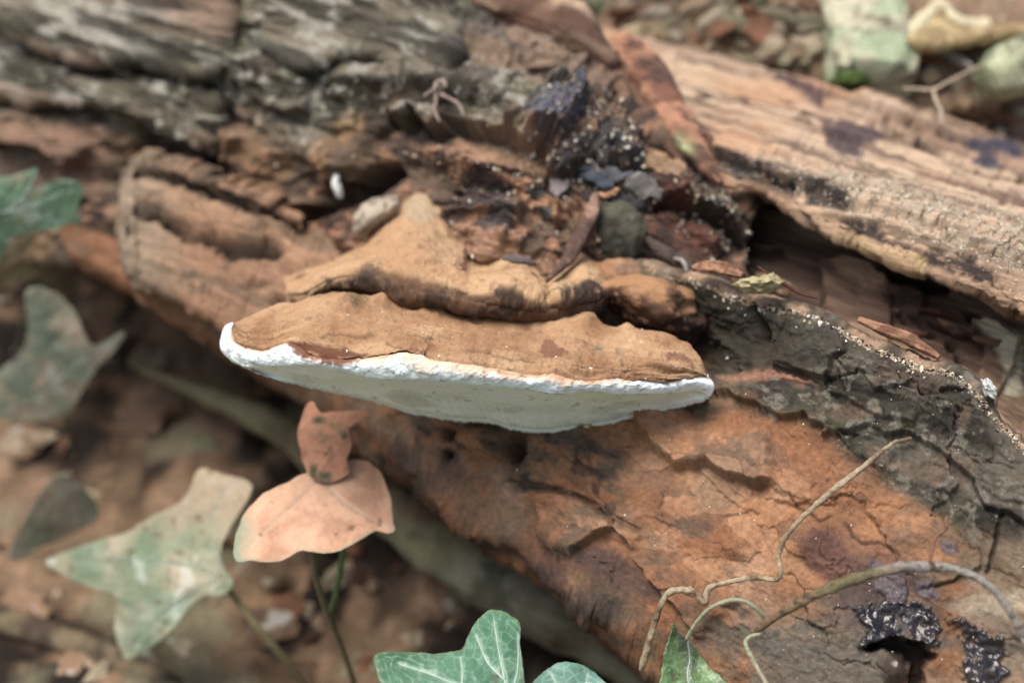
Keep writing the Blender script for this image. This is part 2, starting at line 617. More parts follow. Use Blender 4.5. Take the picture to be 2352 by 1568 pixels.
A_FIELD = Field([(150, 560, .985), (250, 640, .975), (500, 760, .935), (700, 900, .90), (900, 1050, .865), (1000, 950, .855), (1200, 985, .83),
                 (1250, 1300, .805), (1500, 1100, .79), (1500, 1500, .77), (1720, 920, .80), (1640, 850, .832), (1560, 760, .848), (1500, 930, .815), (1650, 660, .818), (1900, 720, .785), (2150, 850, .758),
                 (2352, 1000, .735), (2000, 1200, .742), (2300, 1400, .715), (1900, 1500, .73), (2700, 1300, .69), (2000, 2000, .725), (2600, 2000, .69),
                 (1400, 650, .85), (1000, 700, .885), (600, 620, .955)])

def build_bark_face():
    top = [(120, 500), (300, 560), (500, 600), (700, 640), (950, 640), (1200, 640), (1420, 600)] + R('b', (-60, 330), (150, 390), (330, 470), (560, 530), (760, 580), (960, 650), (1130, 770), (1300, 840), (1470, 915), (1580, 968), (1680, 972), (1810, 1010), (1950, 1120), (2060, 1260), (2281, 1500)) + [(2480, 1120), (2800, 1330)]
    bot = [(170, 600), (330, 685), (500, 790), (700, 925), (880, 1075), (1050, 1200), (1230, 1330), (1330, 1410), (1400, 1475), (1460, 1530), (1540, 1610), (1590, 1660), (1640, 1720), (1690, 1780), (1740, 1840), (1800, 1900), (1850, 1960), (1900, 2000), (1960, 2050), (2050, 2100), (2120, 2150), (2220, 2200), (2500, 2250), (2900, 2300)]
    S = Strip(top, bot, 860, 360, field=A_FIELD, bulge=0, rt=0.0025, rb=0.03, back_t=0.02, back_b=0.28, nroll=10, jag=5, jfreq=0.025, seed=11)
    p, x, y = S.p, S.x, S.y
    g = grain(p, 0.2)
    # big relief
    S.add(0.0022 * fbm(g, 30, 4, seed=20))
    S.ledge(R(8, (60, 620), (85, 650), (120, 690), (130, 740), (190, 770), (220, 800), (290, 805), (330, 795), (390, 830), (440, 850), (520, 875), (600, 870)), .011, L=150, amp=8, under=.002, w=5)
    S.ledge(R(7, (930, 560), (945, 640), (950, 790), (1000, 830), (1090, 872), (1130, 850), (1190, 800), (1300, 760), (1340, 740)), .009, L=110, amp=6, under=.002, w=5)
    S.ledge(R(7, (1290, 660), (1350, 760), (1430, 900), (1580, 1080), (1680, 1180), (1800, 1330)), .006, L=120, up=True, amp=8)
    crk = S.crack(R(7, (740, 450), (850, 510), (960, 530), (1080, 565), (1200, 620), (1270, 660), (1380, 730), (1500, 790)), .005, w=8)
    S.ledge(R(7, (740, 445), (850, 505), (960, 525), (1080, 560), (1200, 615), (1270, 655), (1380, 725), (1500, 785)), .004, L=80, up=False)
    S.ledge(R(7, (300, 480), (440, 600), (520, 720), (640, 780), (720, 810), (830, 830), (880, 930), (960, 1000), (1100, 1180), (1250, 1300)), .006, L=90, amp=6)
    kb = S.blob(*R(7, (600, 285))[0], 50, 38, .016, 0.2, 3)
    hol = S.blob(*R(7, (790, 320))[0], 20, 36, -.018, 0.3) + S.blob(*R(7, (430, 240))[0], 16, 14, -.012) + S.blob(*R(7, (400, 350))[0], 22, 10, -.010)
    S.crack(R(7, (1020, 310), (1180, 320), (1190, 430), (1290, 460), (1320, 400)), .002, w=4)
    # grey plates of the upper right
    low = R(8, (330, 520), (400, 560), (520, 600), (620, 650), (700, 640), (760, 700), (870, 700), (930, 665), (1000, 700), (1060, 690), (1150, 740), (1280, 850), (1330, 940), (1470, 1000), (1600, 1080))
    S.ledge(low, .007, L=140, amp=9, seed=12)
    S.ledge(R('b', (560, 1000), (700, 1040), (820, 1060), (930, 1110), (960, 1060), (990, 960), (1010, 920), (1090, 890)), .006, L=120, up=True, amp=5, seed=13)
    S.ledge(R('b', (930, 1190), (1060, 1240), (1150, 1300), (1280, 1360), (1400, 1400), (1550, 1440)), .004, L=80, seed=14)
    S.ledge(R('b', (1010, 960), (1100, 900), (1220, 960), (1350, 1030), (1500, 1080), (1700, 1150)), .006, L=70, up=False, amp=4, seed=15)
    S.ledge(R('b', (1010, 1040), (1100, 1010), (1230, 1080), (1330, 1150), (1450, 1180), (1600, 1250), (1800, 1330)), .004, L=45, up=False, amp=5, seed=16)
    c2 = S.crack(R('b', (380, 480), (410, 560), (470, 650), (520, 750), (520, 830)), .009, w=7)
    c2 = c2 + S.crack(R('b', (1700, 1180), (1800, 1180), (1900, 1170)), .005, w=7) + S.crack(R('b', (2080, 1280), (2160, 1400), (2281, 1520)), .008, w=8, fade=False)
    c2 = c2 + S.crack(R(8, (1395, 950), (1375, 1050), (1360, 1110), (1330, 1190)), .004, w=5)
    c2 = c2 + S.crack(R(8, (820, 980), (850, 1040), (880, 1065), (950, 1065), (1000, 1095), (1030, 1130)), .0012, w=4)
    c2 = c2 + S.crack(R(8, (560, 880), (640, 910), (660, 950), (740, 990), (800, 970)), .0012, w=4) + S.crack(R(8, (370, 960), (440, 970), (500, 950), (530, 970)), .001, w=4)
    curl = S.ridge(R('b', (1640, 1000), (1800, 1030), (1950, 1140), (2060, 1270)), .003, w=16)
    # gnawed wet hole, lower right
    hole = S.patch(R('d', (800, 1230), (980, 1170), (1050, 1120), (1250, 1190), (1400, 1260), (1440, 1330), (1330, 1450), (1300, 1568), (1250, 1800), (1150, 1700), (1200, 1420), (1080, 1280), (900, 1260)), -.022, soft=7)
    # resin and bruised patches
    wetp = S.patch(R('d', (700, 900), (900, 830), (1050, 820), (1200, 860), (1350, 860), (1480, 960), (1500, 1080), (1400, 1250), (1250, 1200), (1050, 1140), (960, 1200), (820, 1280), (760, 1180), (800, 1060), (700, 980)), .002, soft=5, amp=14, freq=0.05)
    wet2 = S.patch(R('d', (1560, 940), (1750, 980), (1880, 1060), (2020, 1120), (2080, 1250), (2100, 1480), (1980, 1600), (1700, 1540), (1660, 1430), (1760, 1330), (1700, 1240), (1740, 1130)), .003, soft=6, amp=14, freq=0.05)
    wet3 = S.patch(R('d', (850, 640), (1000, 560), (1160, 620), (1210, 760), (1140, 860), (1000, 850)), .0015, soft=6)
    wet4 = S.patch(R('d', (1280, 640), (1420, 660), (1500, 770), (1400, 830), (1300, 770)), 0.001, soft=6) + S.patch(R('d', (1470, 270), (1640, 290), (1680, 360), (1600, 430), (1510, 380)), .001, soft=6) + S.patch(R('d', (800, 410), (960, 440), (1000, 500), (850, 520)), 0, soft=5)
    brown = S.patch(R('d', (340, 150), (520, 190), (640, 330), (700, 450), (620, 580), (450, 680), (300, 540), (200, 300)), 0.001, soft=14)
    brk = sstep(-.42, -.2, fbm(p, 75, 4, gain=.6, seed=28))
    wetp, wet2 = wetp * brk, wet2 * brk
    lump1 = S.blob(*R('d', (1070, 1400))[0], 30, 34, .012, 0.3, 3)
    # medium and fine relief
    g = grain(p, .42)
    n1 = fbm(g, 55, 5, seed=21)
    n2 = fbm(p, 160, 5, gain=.6, seed=22)
    n3 = fbm(g, 110, 4, seed=23, ridge=True)
    S.add(.0016 * n1 + .0008 * n2 + .0006 * n3)
    gzone = S.patch(R(8, (300, 60), (700, 60), (1000, 200), (1500, 500), (1700, 700), (1700, 1130), (1300, 1010), (900, 800), (560, 620), (330, 540)), 0, soft=40)
    S.add(gzone * (.0024 * fbm(grain(p, .3), 60, 4, seed=37, ridge=True) + .0012 * fbm(p, 190, 4, gain=.6, seed=38)))
    fl = fbm(g, 45, 4, seed=24)
    wu, wv = .22 * fbm(p, 60, 4, gain=.6, seed=40), .22 * fbm(p + 3.3, 60, 4, gain=.6, seed=41)
    pa, pb, pe = cells(p @ AX * 17 + wu, p @ BX * 34 + wv, 5)
    qa, qb, qe = cells(p @ AX * 42 + 1.6 * wu, p @ BX * 80 + 1.6 * wv, 9)
    pm = sstep(-.35, .15, fbm(p, 14, 3, seed=57)); qm = sstep(-.15, .3, fbm(p, 18, 3, seed=58))
    S.add(pm * .0052 * pa + qm * (.0026 + .002 * gzone) * qa)
    S.add(-.0016 * pm * np.exp(-(pe / .035) ** 2) * sstep(-.1, .3, fbm(p, 45, 2, seed=59)))
    S.add(.0016 * gzone * terraces(fl, (-.3, 0, .3), .05))
    wr = np.maximum.reduce([wetp, wet2, lump1])
    S.add(wr * (.0016 * fbm(p, 70, 3, seed=29) + .0005 * fbm(p, 330, 3, seed=30)))
    # colour
    c = np.tile(ORANGE, (len(p), 1))
    c = mix(c, ORANGE2, sstep(-.5, .5, n1))
    c = mix(c, lin(180, 134, 98), sstep(.1, .7, fbm(p, 25, 3, seed=26)) * .7)
    lowleft = sstep(1150, 800, x - 0.35 * (y - 1000))
    c = mix(c, ORANGE_SHADE, lowleft * .5)  # shade under the fungus painted in as darker orange at lower left
    # dark flakes where the dust has not settled
    g2 = grain(p, .5)
    dk = sstep(.12, .42, fbm(g2, 42, 5, gain=.62, seed=25))
    c = mix(c, lin(104, 88, 70), dk * .6)
    clus = sstep(-.25, .35, fbm(p, 16, 3, seed=34))
    mt = sstep(-.02, .22, fbm(g2, 110, 4, gain=.65, seed=35)) * clus
    c = mix(c, lin(100, 90, 74), mt * .8)
    c = mix(c, lin(66, 56, 50), sstep(.35, .55, fbm(g2, 150, 3, seed=36)) * clus * .8)
    S.add(-.0006 * mt)
    c = mix(c, lin(112, 98, 80), (pb > .76) * pm * sstep(-.5, .2, fbm(p, 90, 4, seed=75)) * .45)
    c = mix(c, lin(92, 74, 64), (qb > .8) * qm * .35)
    c = mix(c, lin(190, 142, 102), (qb < .2) * qm * .25)
    c = mix(c, PURPLE, sstep(.3, .6, fbm(g, 28, 4, seed=27)) * sstep(1150, 1350, y) * .75)
    # bare dark strip above the lower edge
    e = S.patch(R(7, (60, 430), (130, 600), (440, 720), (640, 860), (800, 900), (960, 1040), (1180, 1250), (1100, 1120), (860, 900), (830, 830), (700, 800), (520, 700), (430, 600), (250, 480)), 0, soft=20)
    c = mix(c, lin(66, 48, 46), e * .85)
    dp = S.patch(R(7, (1110, 860), (1250, 830), (1330, 850), (1450, 960), (1600, 1120), (1450, 1120), (1250, 1010), (1130, 930)), 0, soft=14)
    c = mix(c, lin(88, 66, 62), dp * .85)
    dp = S.patch(R(7, (1150, 1050), (1300, 1040), (1420, 1120), (1380, 1250), (1230, 1260), (1150, 1200)), 0, soft=30)
    c = mix(c, lin(84, 74, 66), dp * .8)
    # grey bark zone
    gz = S.patch(R(8, (-60, -40), (330, 0), (700, 60), (1000, 200), (1500, 500), (1700, 700), (1700, 1130), (1470, 1080), (1300, 1010), (1120, 960), (1000, 880), (900, 800), (840, 730), (700, 660), (560, 620), (430, 560), (330, 540), (330, 400), (200, 200)), 0, soft=26, amp=30, freq=.012)
    gcol = np.tile(lin(112, 100, 84), (len(p), 1))
    gcol = mix(gcol, lin(62, 54, 44), sstep(-.3, .35, n1))
    gcol = mix(gcol, lin(90, 84, 58), sstep(0, .4, fbm(p, 30, 3, seed=31)) * .7)
    gcol = mix(gcol, lin(150, 136, 118), sstep(.12, .45, n2) * .6)
    gcol = mix(gcol, lin(128, 98, 76), sstep(.25, .5, fbm(p, 70, 3, seed=39)) * .5)
    up = S.patch(R('b', (-100, 380), (560, 560), (960, 660), (1480, 960), (1640, 1060), (1850, 1200), (1500, 1120), (1200, 920), (1000, 920), (980, 1060), (700, 1020), (500, 960), (300, 800), (100, 760)), 0, soft=22)
    gcol = mix(gcol, lin(70, 62, 48), up * .7)
    gcol = gcol * .82
    c = mix(c, gcol, gz)
    rg = sstep(2050, 2352, x) * sstep(1560, 1050, y)
    c = mix(c, gcol * 1.05, rg * sstep(-.6, .1, n1 + .4 * dk) * .75)
    pale = S.patch(R('d', (1560, 860), (1800, 780), (2256, 700), (2300, 900), (2000, 960), (1700, 960)), 0, soft=18)
    c = mix(c, lin(176, 154, 128), pale * .85)
    c = mix(c, lin(162, 140, 114), sstep(1900, 2300, x) * sstep(1150, 1300, y) * sstep(-.2, .3, fbm(p, 26, 4, seed=78)) * .6)
    bl = sstep(1500, 1680, x) * sstep(1330, 1500, y)
    c = mix(c, lin(120, 108, 94), bl * sstep(-.4, .1, fbm(p, 38, 4, seed=32)) * .85)
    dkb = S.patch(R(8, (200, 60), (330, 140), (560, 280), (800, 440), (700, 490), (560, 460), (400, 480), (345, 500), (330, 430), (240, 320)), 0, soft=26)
    c = mix(c, lin(66, 56, 42), dkb * .85)  # dark moist bark tone, with the nodules' shadow painted in
    orl = S.patch(R('b', (190, 1130), (300, 1090), (480, 1060), (620, 1050), (860, 1080), (780, 1130), (540, 1120), (300, 1180)), 0, soft=10)
    c = mix(c, lin(168, 116, 86), orl * .8)
    c = mix(c, lin(110, 72, 62), brown * .85)
    c = mix(c, lin(84, 66, 74), np.clip(wet3 + wet4, 0, 1) * .9)
    c = mix(c, lin(34, 26, 34), np.maximum(wetp, wet2) * .95)
    c = mix(c, lin(64, 36, 24), lump1 * .8)
    c = mix(c, lin(34, 28, 26), np.clip(hole + hol + c2 * .8 + crk * .7, 0, 1) * .8)
    # the torn upper lip is paler, with crumbs
    lip = (S.t.ravel() < .012) & (x > 1480)
    c = mix(c, lin(168, 132, 100), lip * sstep(-.6, .2, fbm(p, 70, 3, seed=33)))
    wet = np.clip(np.maximum.reduce([wetp, wet2, lump1 * .9]) * 1.0 + .55 * np.clip(wet3 + wet4, 0, 1), 0, 1)
    S.h *= .3 + .7 * sstep(0, .035, S.t)
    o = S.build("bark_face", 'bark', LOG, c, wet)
    return S
SA = build_bark_face()

C_FIELD = Field([(-150, -120, 1.11), (100, 100, 1.06), (500, 100, 1.0), (900, 100, .958), (1050, 100, .962), (300, 300, 1.03), (600, 350, .985), (500, 450, 1.03),
                 (750, 450, .975), (900, 350, .935), (1000, 300, .925), (1200, 300, .905), (1250, 450, .895), (1150, 600, .885), (1450, 450, .88), (1600, 480, .89),
                 (1550, 600, .885), (900, 600, .93), (500, 650, 1.0), (1400, 250, .94), (1300, 120, .975), (-150, 500, 1.1), (150, 450, 1.05)])

def build_rotten_face():
    top = [(-180, -160), (300, -150), (700, -140), (1000, -110), (1062, 60), (1160, 120), (1260, 165), (1400, 250), (1530, 340), (1640, 430), (1720, 500)]
    bot = [(-180, 560), (200, 590), (500, 690), (740, 720), (950, 720), (1100, 720), (1250, 715), (1380, 700), (1480, 690), (1580, 670), (1700, 640)]
    S = Strip(top, bot, 700, 300, field=C_FIELD, bulge=0, rt=0.006, rb=0.004, back_t=0.10, back_b=0.05, jag=7, jfreq=0.03, seed=41)
    p, x, y = S.p, S.x, S.y
    g = grain(p, 0.25)
    S.add(.004 * fbm(g, 22, 4, seed=42))
    # overhanging shelves of thick bark, upper left
    k1 = S.ledge(R(1, (-60, 60), (100, 180), (200, 270), (330, 330), (500, 360), (750, 355), (950, 410), (1090, 455)), .006, L=120, w=9, under=.018, amp=10)
    k2 = S.ledge(R(1, (-80, 480), (100, 560), (270, 600), (420, 590), (500, 585), (700, 640), (950, 720), (1100, 770), (1220, 800)), .010, L=110, w=10, under=.026, amp=11)
    k3 = S.ledge(R(1, (-60, 800), (100, 830), (250, 860), (380, 900), (460, 990)), .018, L=90, w=8, under=.016)
    # the big plate with a torn corner, top middle
    pl = S.patch(R(2, (-560, -400), (700, -400), (760, 110), (868, 240), (850, 350), (800, 540), (700, 500), (600, 470), (500, 420), (360, 320), (200, 300), (100, 350), (-60, 420), (-240, 390), (-420, 300)), .004, soft=8, amp=8)
    S.ledge(R(1, (1380, 180), (1500, 210), (1600, 250)), .006, L=50)
    S.ledge(R(1, (1700, 110), (1760, 190), (1900, 240), (2050, 290), (2200, 200), (2300, 120)), .008, L=60, amp=5)
    S.ledge(R('c', (100, 120), (250, 260), (350, 380), (480, 480), (600, 560)), .010, L=60, w=6, up=False, under=.01)
    S.ledge(R('c', (460, 100), (520, 200), (640, 320), (760, 390), (900, 390), (1060, 400)), .010, L=70, w=6, under=.006)
    S.ledge(R('c', (600, 700), (760, 800), (900, 850), (1060, 800), (1200, 850), (1350, 960)), .006, L=50)
    # underside lip over the hollow behind the fungus
    k4 = S.ledge(R(2, (430, 800), (520, 850), (640, 830), (740, 900), (880, 860), (980, 885), (1200, 950), (1350, 1010), (1450, 1080)), .013, L=110, w=7, under=.016, amp=10)
    S.ridge(R('c', (1150, 130), (1400, 210), (1700, 270), (1900, 320), (2200, 420)), .006, w=14)
    S.ridge(R('c', (1500, 130), (1700, 190), (1860, 250)), .004, w=9)
    hol = S.patch(R('c', (1180, 980), (1300, 900), (1450, 960), (1560, 840), (1700, 830), (1740, 900), (1640, 1020), (1400, 1080), (1300, 1200), (1100, 1300), (1050, 1420), (900, 1380), (1000, 1200), (1180, 1120)), -.03, soft=12)
    hol2 = S.patch(R('c', (-300, 560), (0, 600), (220, 620), (400, 650), (420, 760), (360, 900), (220, 900), (0, 740), (-300, 700)), -.02, soft=18)
    S.blob(*R('c', (600, 860))[0], 80, 45, .012, 0.3, 3)
    S.blob(*R('c', (1380, 800))[0], 60, 50, .012, -0.4, 3)
    S.blob(*R('c', (1000, 1130))[0], 60, 40, .008, .5, 3)
    # flaking brown heart behind the upper lobe
    S.ledge(R('a', (400, 200), (480, 230), (560, 310), (600, 400), (680, 500), (720, 590), (800, 640)), .010, L=90, up=False, w=5)
    S.ledge(R('a', (600, 330), (740, 600), (1000, 700), (1060, 600), (1080, 540)), .008, L=80, up=True, w=5)
    S.ledge(R('a', (230, 560), (300, 640), (420, 620), (560, 640), (760, 720)), .008, L=60, up=True)
    S.ledge(R('a', (380, 760), (520, 700), (660, 680), (760, 760), (860, 830)), .007, L=60, up=False)
    bk = S.patch(R('a', (380, 330), (560, 330), (640, 420), (700, 560), (560, 560), (420, 620), (280, 560), (240, 420)), -.006, soft=10)
    # crumbling blackened lip
    sh = S.patch(R('a', (640, -60), (800, -150), (1100, -200), (1350, -120), (1450, 40), (1560, 120), (1640, 240), (1560, 330), (1380, 300), (1250, 330), (1140, 400), (1000, 340), (900, 210), (760, 80)), .012, soft=8, amp=16, freq=.05)
    S.add(sh * (.0045 * fbm(p, 55, 4, seed=47, ridge=True) + .0025 * fbm(p, 160, 3, seed=54)))
    blue = S.patch(R(2, (1230, 900), (1300, 850), (1400, 810), (1500, 840), (1560, 880), (1540, 1010), (1480, 1060), (1380, 1040), (1270, 980)), .002, soft=6)
    blk = S.patch(R(2, (1300, 960), (1500, 1010), (1700, 1060), (1900, 1020), (2050, 1130), (2110, 1240), (1900, 1290), (1700, 1180), (1560, 1230), (1420, 1150)), 0, soft=10, amp=14, freq=.05)
    S.crack(R(2, (1360, 420), (1480, 500), (1560, 540), (1640, 600)), .012, w=9)
    S.crack(R(2, (1100, 240), (1180, 300), (1300, 300), (1340, 370)), .008, w=7)
    S.ledge(R('a', (1700, 430), (1800, 470), (1900, 495), (2050, 545), (2180, 600), (2330, 700), (2450, 800)), .012, L=60, w=6, under=.024, amp=8)
    S.ridge(R('a', (1600, 560), (1800, 700), (2000, 850), (2200, 980)), .006, w=10)
    S.crack(R('a', (1240, 700), (1180, 560), (1100, 640), (980, 780)), .006, w=8)
    n1 = fbm(g, 50, 5, seed=43)
    n2 = fbm(p, 130, 5, gain=.62, seed=44)
    n3 = fbm(g, 100, 4, seed=45, ridge=True)
    S.add(.0038 * n1 + .0022 * n2 + .0016 * n3)
    fl = fbm(g, 36, 4, seed=46)
    S.add(.018 * terraces(fl + .12 * fbm(g, 120, 3, seed=55), (-.55, -.38, -.22, -.08, .05, .18, .32, .46, .6)))
    wu, wv = .25 * fbm(p, 60, 4, gain=.6, seed=76), .25 * fbm(p + 3.3, 60, 4, gain=.6, seed=77)
    ca, cb, ce = cells(p @ AX * 30 + wu, p @ BX * 50 + wv, 21)
    S.add(.008 * ca * sstep(900, 1100, x))
    t2 = terraces(fbm(grain(p, .45), 75, 3, seed=56), (-.4, -.2, 0, .2, .4), .04)
    S.add(.006 * t2)
    # colour
    greyish = np.tile(GREY * 1.02, (len(p), 1))
    greyish = mix(greyish, lin(72, 64, 50), sstep(-.3, .35, n1))
    greyish = mix(greyish, lin(170, 160, 144), sstep(.05, .4, n2 + .3 * fl) * .8)
    greyish = mix(greyish, lin(52, 46, 34), sstep(.2, .45, fbm(g, 75, 4, seed=53)) * .8)
    greyish = mix(greyish, lin(92, 94, 58), sstep(.2, .6, fbm(p, 28, 3, seed=48)) * .5)
    greyish = mix(greyish, lin(160, 132, 110), sstep(.3, .7, fbm(p, 20, 3, seed=49)) * .5)
    brown = np.tile(lin(112, 88, 68), (len(p), 1))
    brown = mix(brown, lin(70, 52, 42), sstep(-.2, .5, n1))
    brown = mix(brown, lin(172, 120, 84), sstep(.05, .5, n2 + .4 * fl) * .8)
    brown = mix(brown, lin(150, 108, 60), sstep(.2, .6, fbm(p, 25, 3, seed=50)) * .5)
    zone = S.patch([(560, 250), (700, 330), (850, 330), (940, 290), (1060, 320), (1180, 340), (1280, 300), (1400, 200), (1500, 230), (1800, 420), (1800, 800), (500, 800), (480, 330)], 0, soft=45, amp=30, freq=.012)
    zone = np.maximum(zone, S.patch([(-200, 280), (130, 270), (480, 330), (560, 420), (520, 700), (-200, 640)], 0, soft=40) * .8)
    c = mix(greyish, brown, zone)
    c = mix(c, lin(178, 130, 92), (cb > .72) * sstep(900, 1000, x) * zone * .6)
    c = mix(c, lin(64, 54, 52), (cb < .25) * sstep(900, 1000, x) * .6)
    c = mix(c, lin(150, 110, 84), S.patch([(30, 270), (260, 290), (250, 460), (140, 470)], 0, soft=30) * .6)
    mid = S.patch(R(2, (860, 180), (1250, 330), (1700, 600), (1900, 760), (1700, 760), (1300, 700), (1000, 560), (860, 430)), 0, soft=25)
    c = mix(c, mix(np.tile(lin(150, 116, 90), (len(p), 1)), lin(100, 86, 78), sstep(-.1, .4, n1)), mid * .8)
    ofl = S.patch(R('a', (600, 320), (760, 380), (960, 420), (1080, 540), (1060, 640), (980, 760), (880, 840), (800, 700), (740, 600), (640, 420)), 0, soft=10)
    c = mix(c, mix(np.tile(lin(176, 124, 82), (len(p), 1)), lin(92, 84, 74), sstep(.0, .25, fbm(p, 95, 4, seed=51))), ofl * .9)
    ofl = S.patch(R('a', (360, 700), (440, 600), (640, 580), (760, 720), (820, 830), (600, 800), (380, 800)), 0, soft=12)
    c = mix(c, mix(np.tile(lin(168, 120, 84), (len(p), 1)), lin(84, 74, 72), sstep(-.1, .2, fbm(p, 95, 4, seed=52))), ofl * .9)
    c = mix(c, lin(80, 66, 64), bk * .7)
    amber = S.patch(R('c', (1150, 500), (1500, 400), (1650, 560), (1500, 760), (1420, 900), (1250, 900), (1150, 760)), 0, soft=20)
    c = mix(c, lin(150, 106, 50), amber * sstep(-.3, .4, n2) * .75)
    c = mix(c, lin(70, 78, 98), blue * .85)
    c = mix(c, lin(70, 66, 72), np.maximum(blk, sh * .45) * sstep(-.4, .2, n2) * .75)
    rs = S.patch(R('a', (1560, 440), (1700, 250), (1850, 240), (1950, 330), (2000, 560), (2200, 800), (2300, 1000), (1900, 900), (1640, 640)), 0, soft=16)
    c = mix(c, mix(np.tile(lin(112, 66, 48), (len(p), 1)), lin(64, 48, 44), sstep(-.1, .4, n1)), rs * .9)
    c = mix(c, lin(40, 32, 26), np.clip(hol * .7 + hol2 * .45, 0, 1) * .8)  # shade in the hollows painted into the colour
    c = mix(c, lin(66, 68, 36), np.clip(k1 + k2 * .7, 0, 1) * .4)
    o = S.build("rotten_bark", 'bark', LOG, c, wet=np.clip(blue * .5 + blk * .3, 0, 1))
    return S
SC = build_rotten_face()

def build_sapwood():
    top = R(2, (880, -60, 1.06), (1200, 10, 1.04), (1500, 110, 1.03)) + R(3, (60, 225, 1.02), (300, 270, 1.01), (600, 330, 1.0), (900, 415, .985), (1250, 490, .975), (1600, 580, .965), (1900, 690, .955), (2351, 850, .93)) + [(2560, 400, .91), (2900, 520, .87)]
    bot = R(2, (905, 190, .99), (1150, 290, .972), (1400, 440, .952), (1700, 640, .93)) + R(3, (330, 1010, .90), (560, 1090, .885), (860, 1140, .87), (1080, 1280, .85), (1300, 1330, .838), (1520, 1450, .82), (1800, 1560, .805), (2050, 1640, .79)) + [(2352, 730, .765)] 
    top.append((2900, 520, .87)) if len(top) < len(bot) else None
    bot += [(2600, 840, .74)]
    n = min(len(top), len(bot))
    bot = [tuple(b) for b in arc(bot, 14)]
    top = [tuple(b) for b in arc(top, 14)]
    S = Strip(top, bot, 640, 200, bulge=lambda s: .028, bpow=.8, rt=0.02, rb=0.006, back_t=0.10, back_b=0.10, jag=7, jfreq=0.028, seed=61)
    p, x, y = S.p, S.x, S.y
    g = grain(p, .035)
    S.add(.003 * fbm(grain(p, .1), 18, 3, seed=62) + .0022 * fbm(g, 90, 4, seed=63) + .0018 * fbm(g, 200, 4, seed=64, ridge=True))
    k = S.crack(R(3, (880, 770), (1000, 815), (1150, 860), (1280, 920), (1400, 960), (1550, 1010), (1680, 1055)), .007, w=6, amp=3)
    k = k + S.crack(R(3, (1740, 850), (1800, 880), (1950, 955), (2130, 1015), (2351, 1050)), .008, w=7, amp=3, fade=False)
    rk = np.random.default_rng(3)
    for _ in range(26):
        x0, y0, ln = rk.uniform(1500, 2350), rk.uniform(150, 620), rk.uniform(60, 260)
        k = k + .6 * S.crack([(x0 - ln / 2, y0 - ln * .19), (x0, y0 + rk.uniform(-3, 3)), (x0 + ln / 2, y0 + ln * .19)], rk.uniform(.002, .005), w=rk.uniform(2.5, 4.5), amp=2)
    k = k + S.crack(R(3, (1530, 680), (1700, 730), (1880, 795)), .005, w=5, amp=3) + S.crack(R(3, (400, 560), (800, 600), (1000, 640), (1150, 690)), .003, w=4, amp=3)
    k = k + S.crack(R(3, (480, 640), (700, 700), (900, 800)), .003, w=4, amp=3) + S.crack(R(3, (330, 330), (600, 400), (900, 470)), .003, w=4, amp=3)
    # black crust running along the torn lower side
    S.ledge(R(3, (540, 900), (640, 940), (800, 1000), (950, 1060), (1080, 1100), (1300, 1180), (1500, 1230), (1700, 1290), (1850, 1340), (2100, 1450), (2351, 1520)), .008, L=60, amp=8, w=6)
    crust = S.patch(R(3, (540, 890), (700, 930), (850, 990), (1000, 1050), (1150, 1090), (1350, 1160), (1350, 1210), (1150, 1200), (1050, 1180), (900, 1130), (720, 1020), (600, 970)), 0, soft=9, amp=8)
    crust2 = S.patch(R(3, (1250, 1240), (1500, 1300), (1560, 1400), (1800, 1430), (2000, 1480), (2200, 1560), (2200, 1640), (1850, 1540), (1640, 1440), (1400, 1350)), -.004, soft=8, amp=12)
    cream = S.patch(R(3, (1260, 1330), (1400, 1350), (1560, 1430), (1800, 1470), (1840, 1600), (1600, 1520), (1400, 1440)), .002, soft=8)
    gran = S.patch(R(3, (560, 980), (900, 960), (1200, 1000), (1600, 1080), (2000, 1200), (2400, 1300), (2400, 1560), (2000, 1430), (1600, 1300), (1300, 1180), (1000, 1080), (700, 1020)), 0, soft=30, amp=20)
    S.add(gran * (.0022 * fbm(p, 170, 4, gain=.65, seed=66) + .0012 * fbm(p, 60, 3, seed=67)))
    n1 = fbm(g, 70, 5, seed=65)
    n2 = fbm(p, 120, 4, seed=68)
    c = np.tile(lin(200, 164, 130), (len(p), 1))
    c = mix(c, lin(172, 128, 98), sstep(-.3, .5, n1))
    c = mix(c, lin(214, 184, 152), sstep(.1, .6, fbm(g, 40, 4, seed=69)) * .7)
    c = mix(c, lin(108, 82, 64), sstep(.12, .42, fbm(g, 130, 4, seed=70)) * .8)
    c = mix(c, lin(150, 112, 88), sstep(.1, .4, fbm(grain(p, .03), 60, 3, seed=73)) * .6)
    c = mix(c, lin(196, 140, 92), sstep(.1, .6, fbm(p, 14, 3, seed=71)) * .6)
    c = mix(c, lin(168, 130, 108), sstep(1500, 1150, x) * .6)
    c = mix(c, lin(110, 70, 52), sstep(1600, 1300, x) * sstep(.35, .75, S.t.ravel()) * sstep(-.3, .3, n1 + .2) * .7)
    c = mix(c, lin(184, 164, 140), gran * sstep(-.5, .3, n2) * .8)
    c = mix(c, lin(140, 120, 102), gran * sstep(.2, .5, fbm(p, 150, 3, seed=72)) * .7)
    pp = S.patch(R(3, (1165, 690), (1280, 720), (1330, 690), (1400, 730), (1500, 760), (1600, 800), (1560, 830), (1440, 830), (1420, 910), (1300, 890), (1200, 830)), 0, soft=6, amp=9)
    pp2 = S.patch(R(3, (880, 430), (1000, 450), (1120, 480), (1210, 540), (1190, 600), (1110, 610), (1040, 540), (940, 480)), 0, soft=6, amp=8)
    pb = S.patch(R(3, (1880, 780), (2100, 800), (2351, 830), (2351, 920), (2230, 930), (2200, 980), (2090, 980), (2040, 940), (2120, 890), (1980, 850)), 0, soft=6, amp=12)
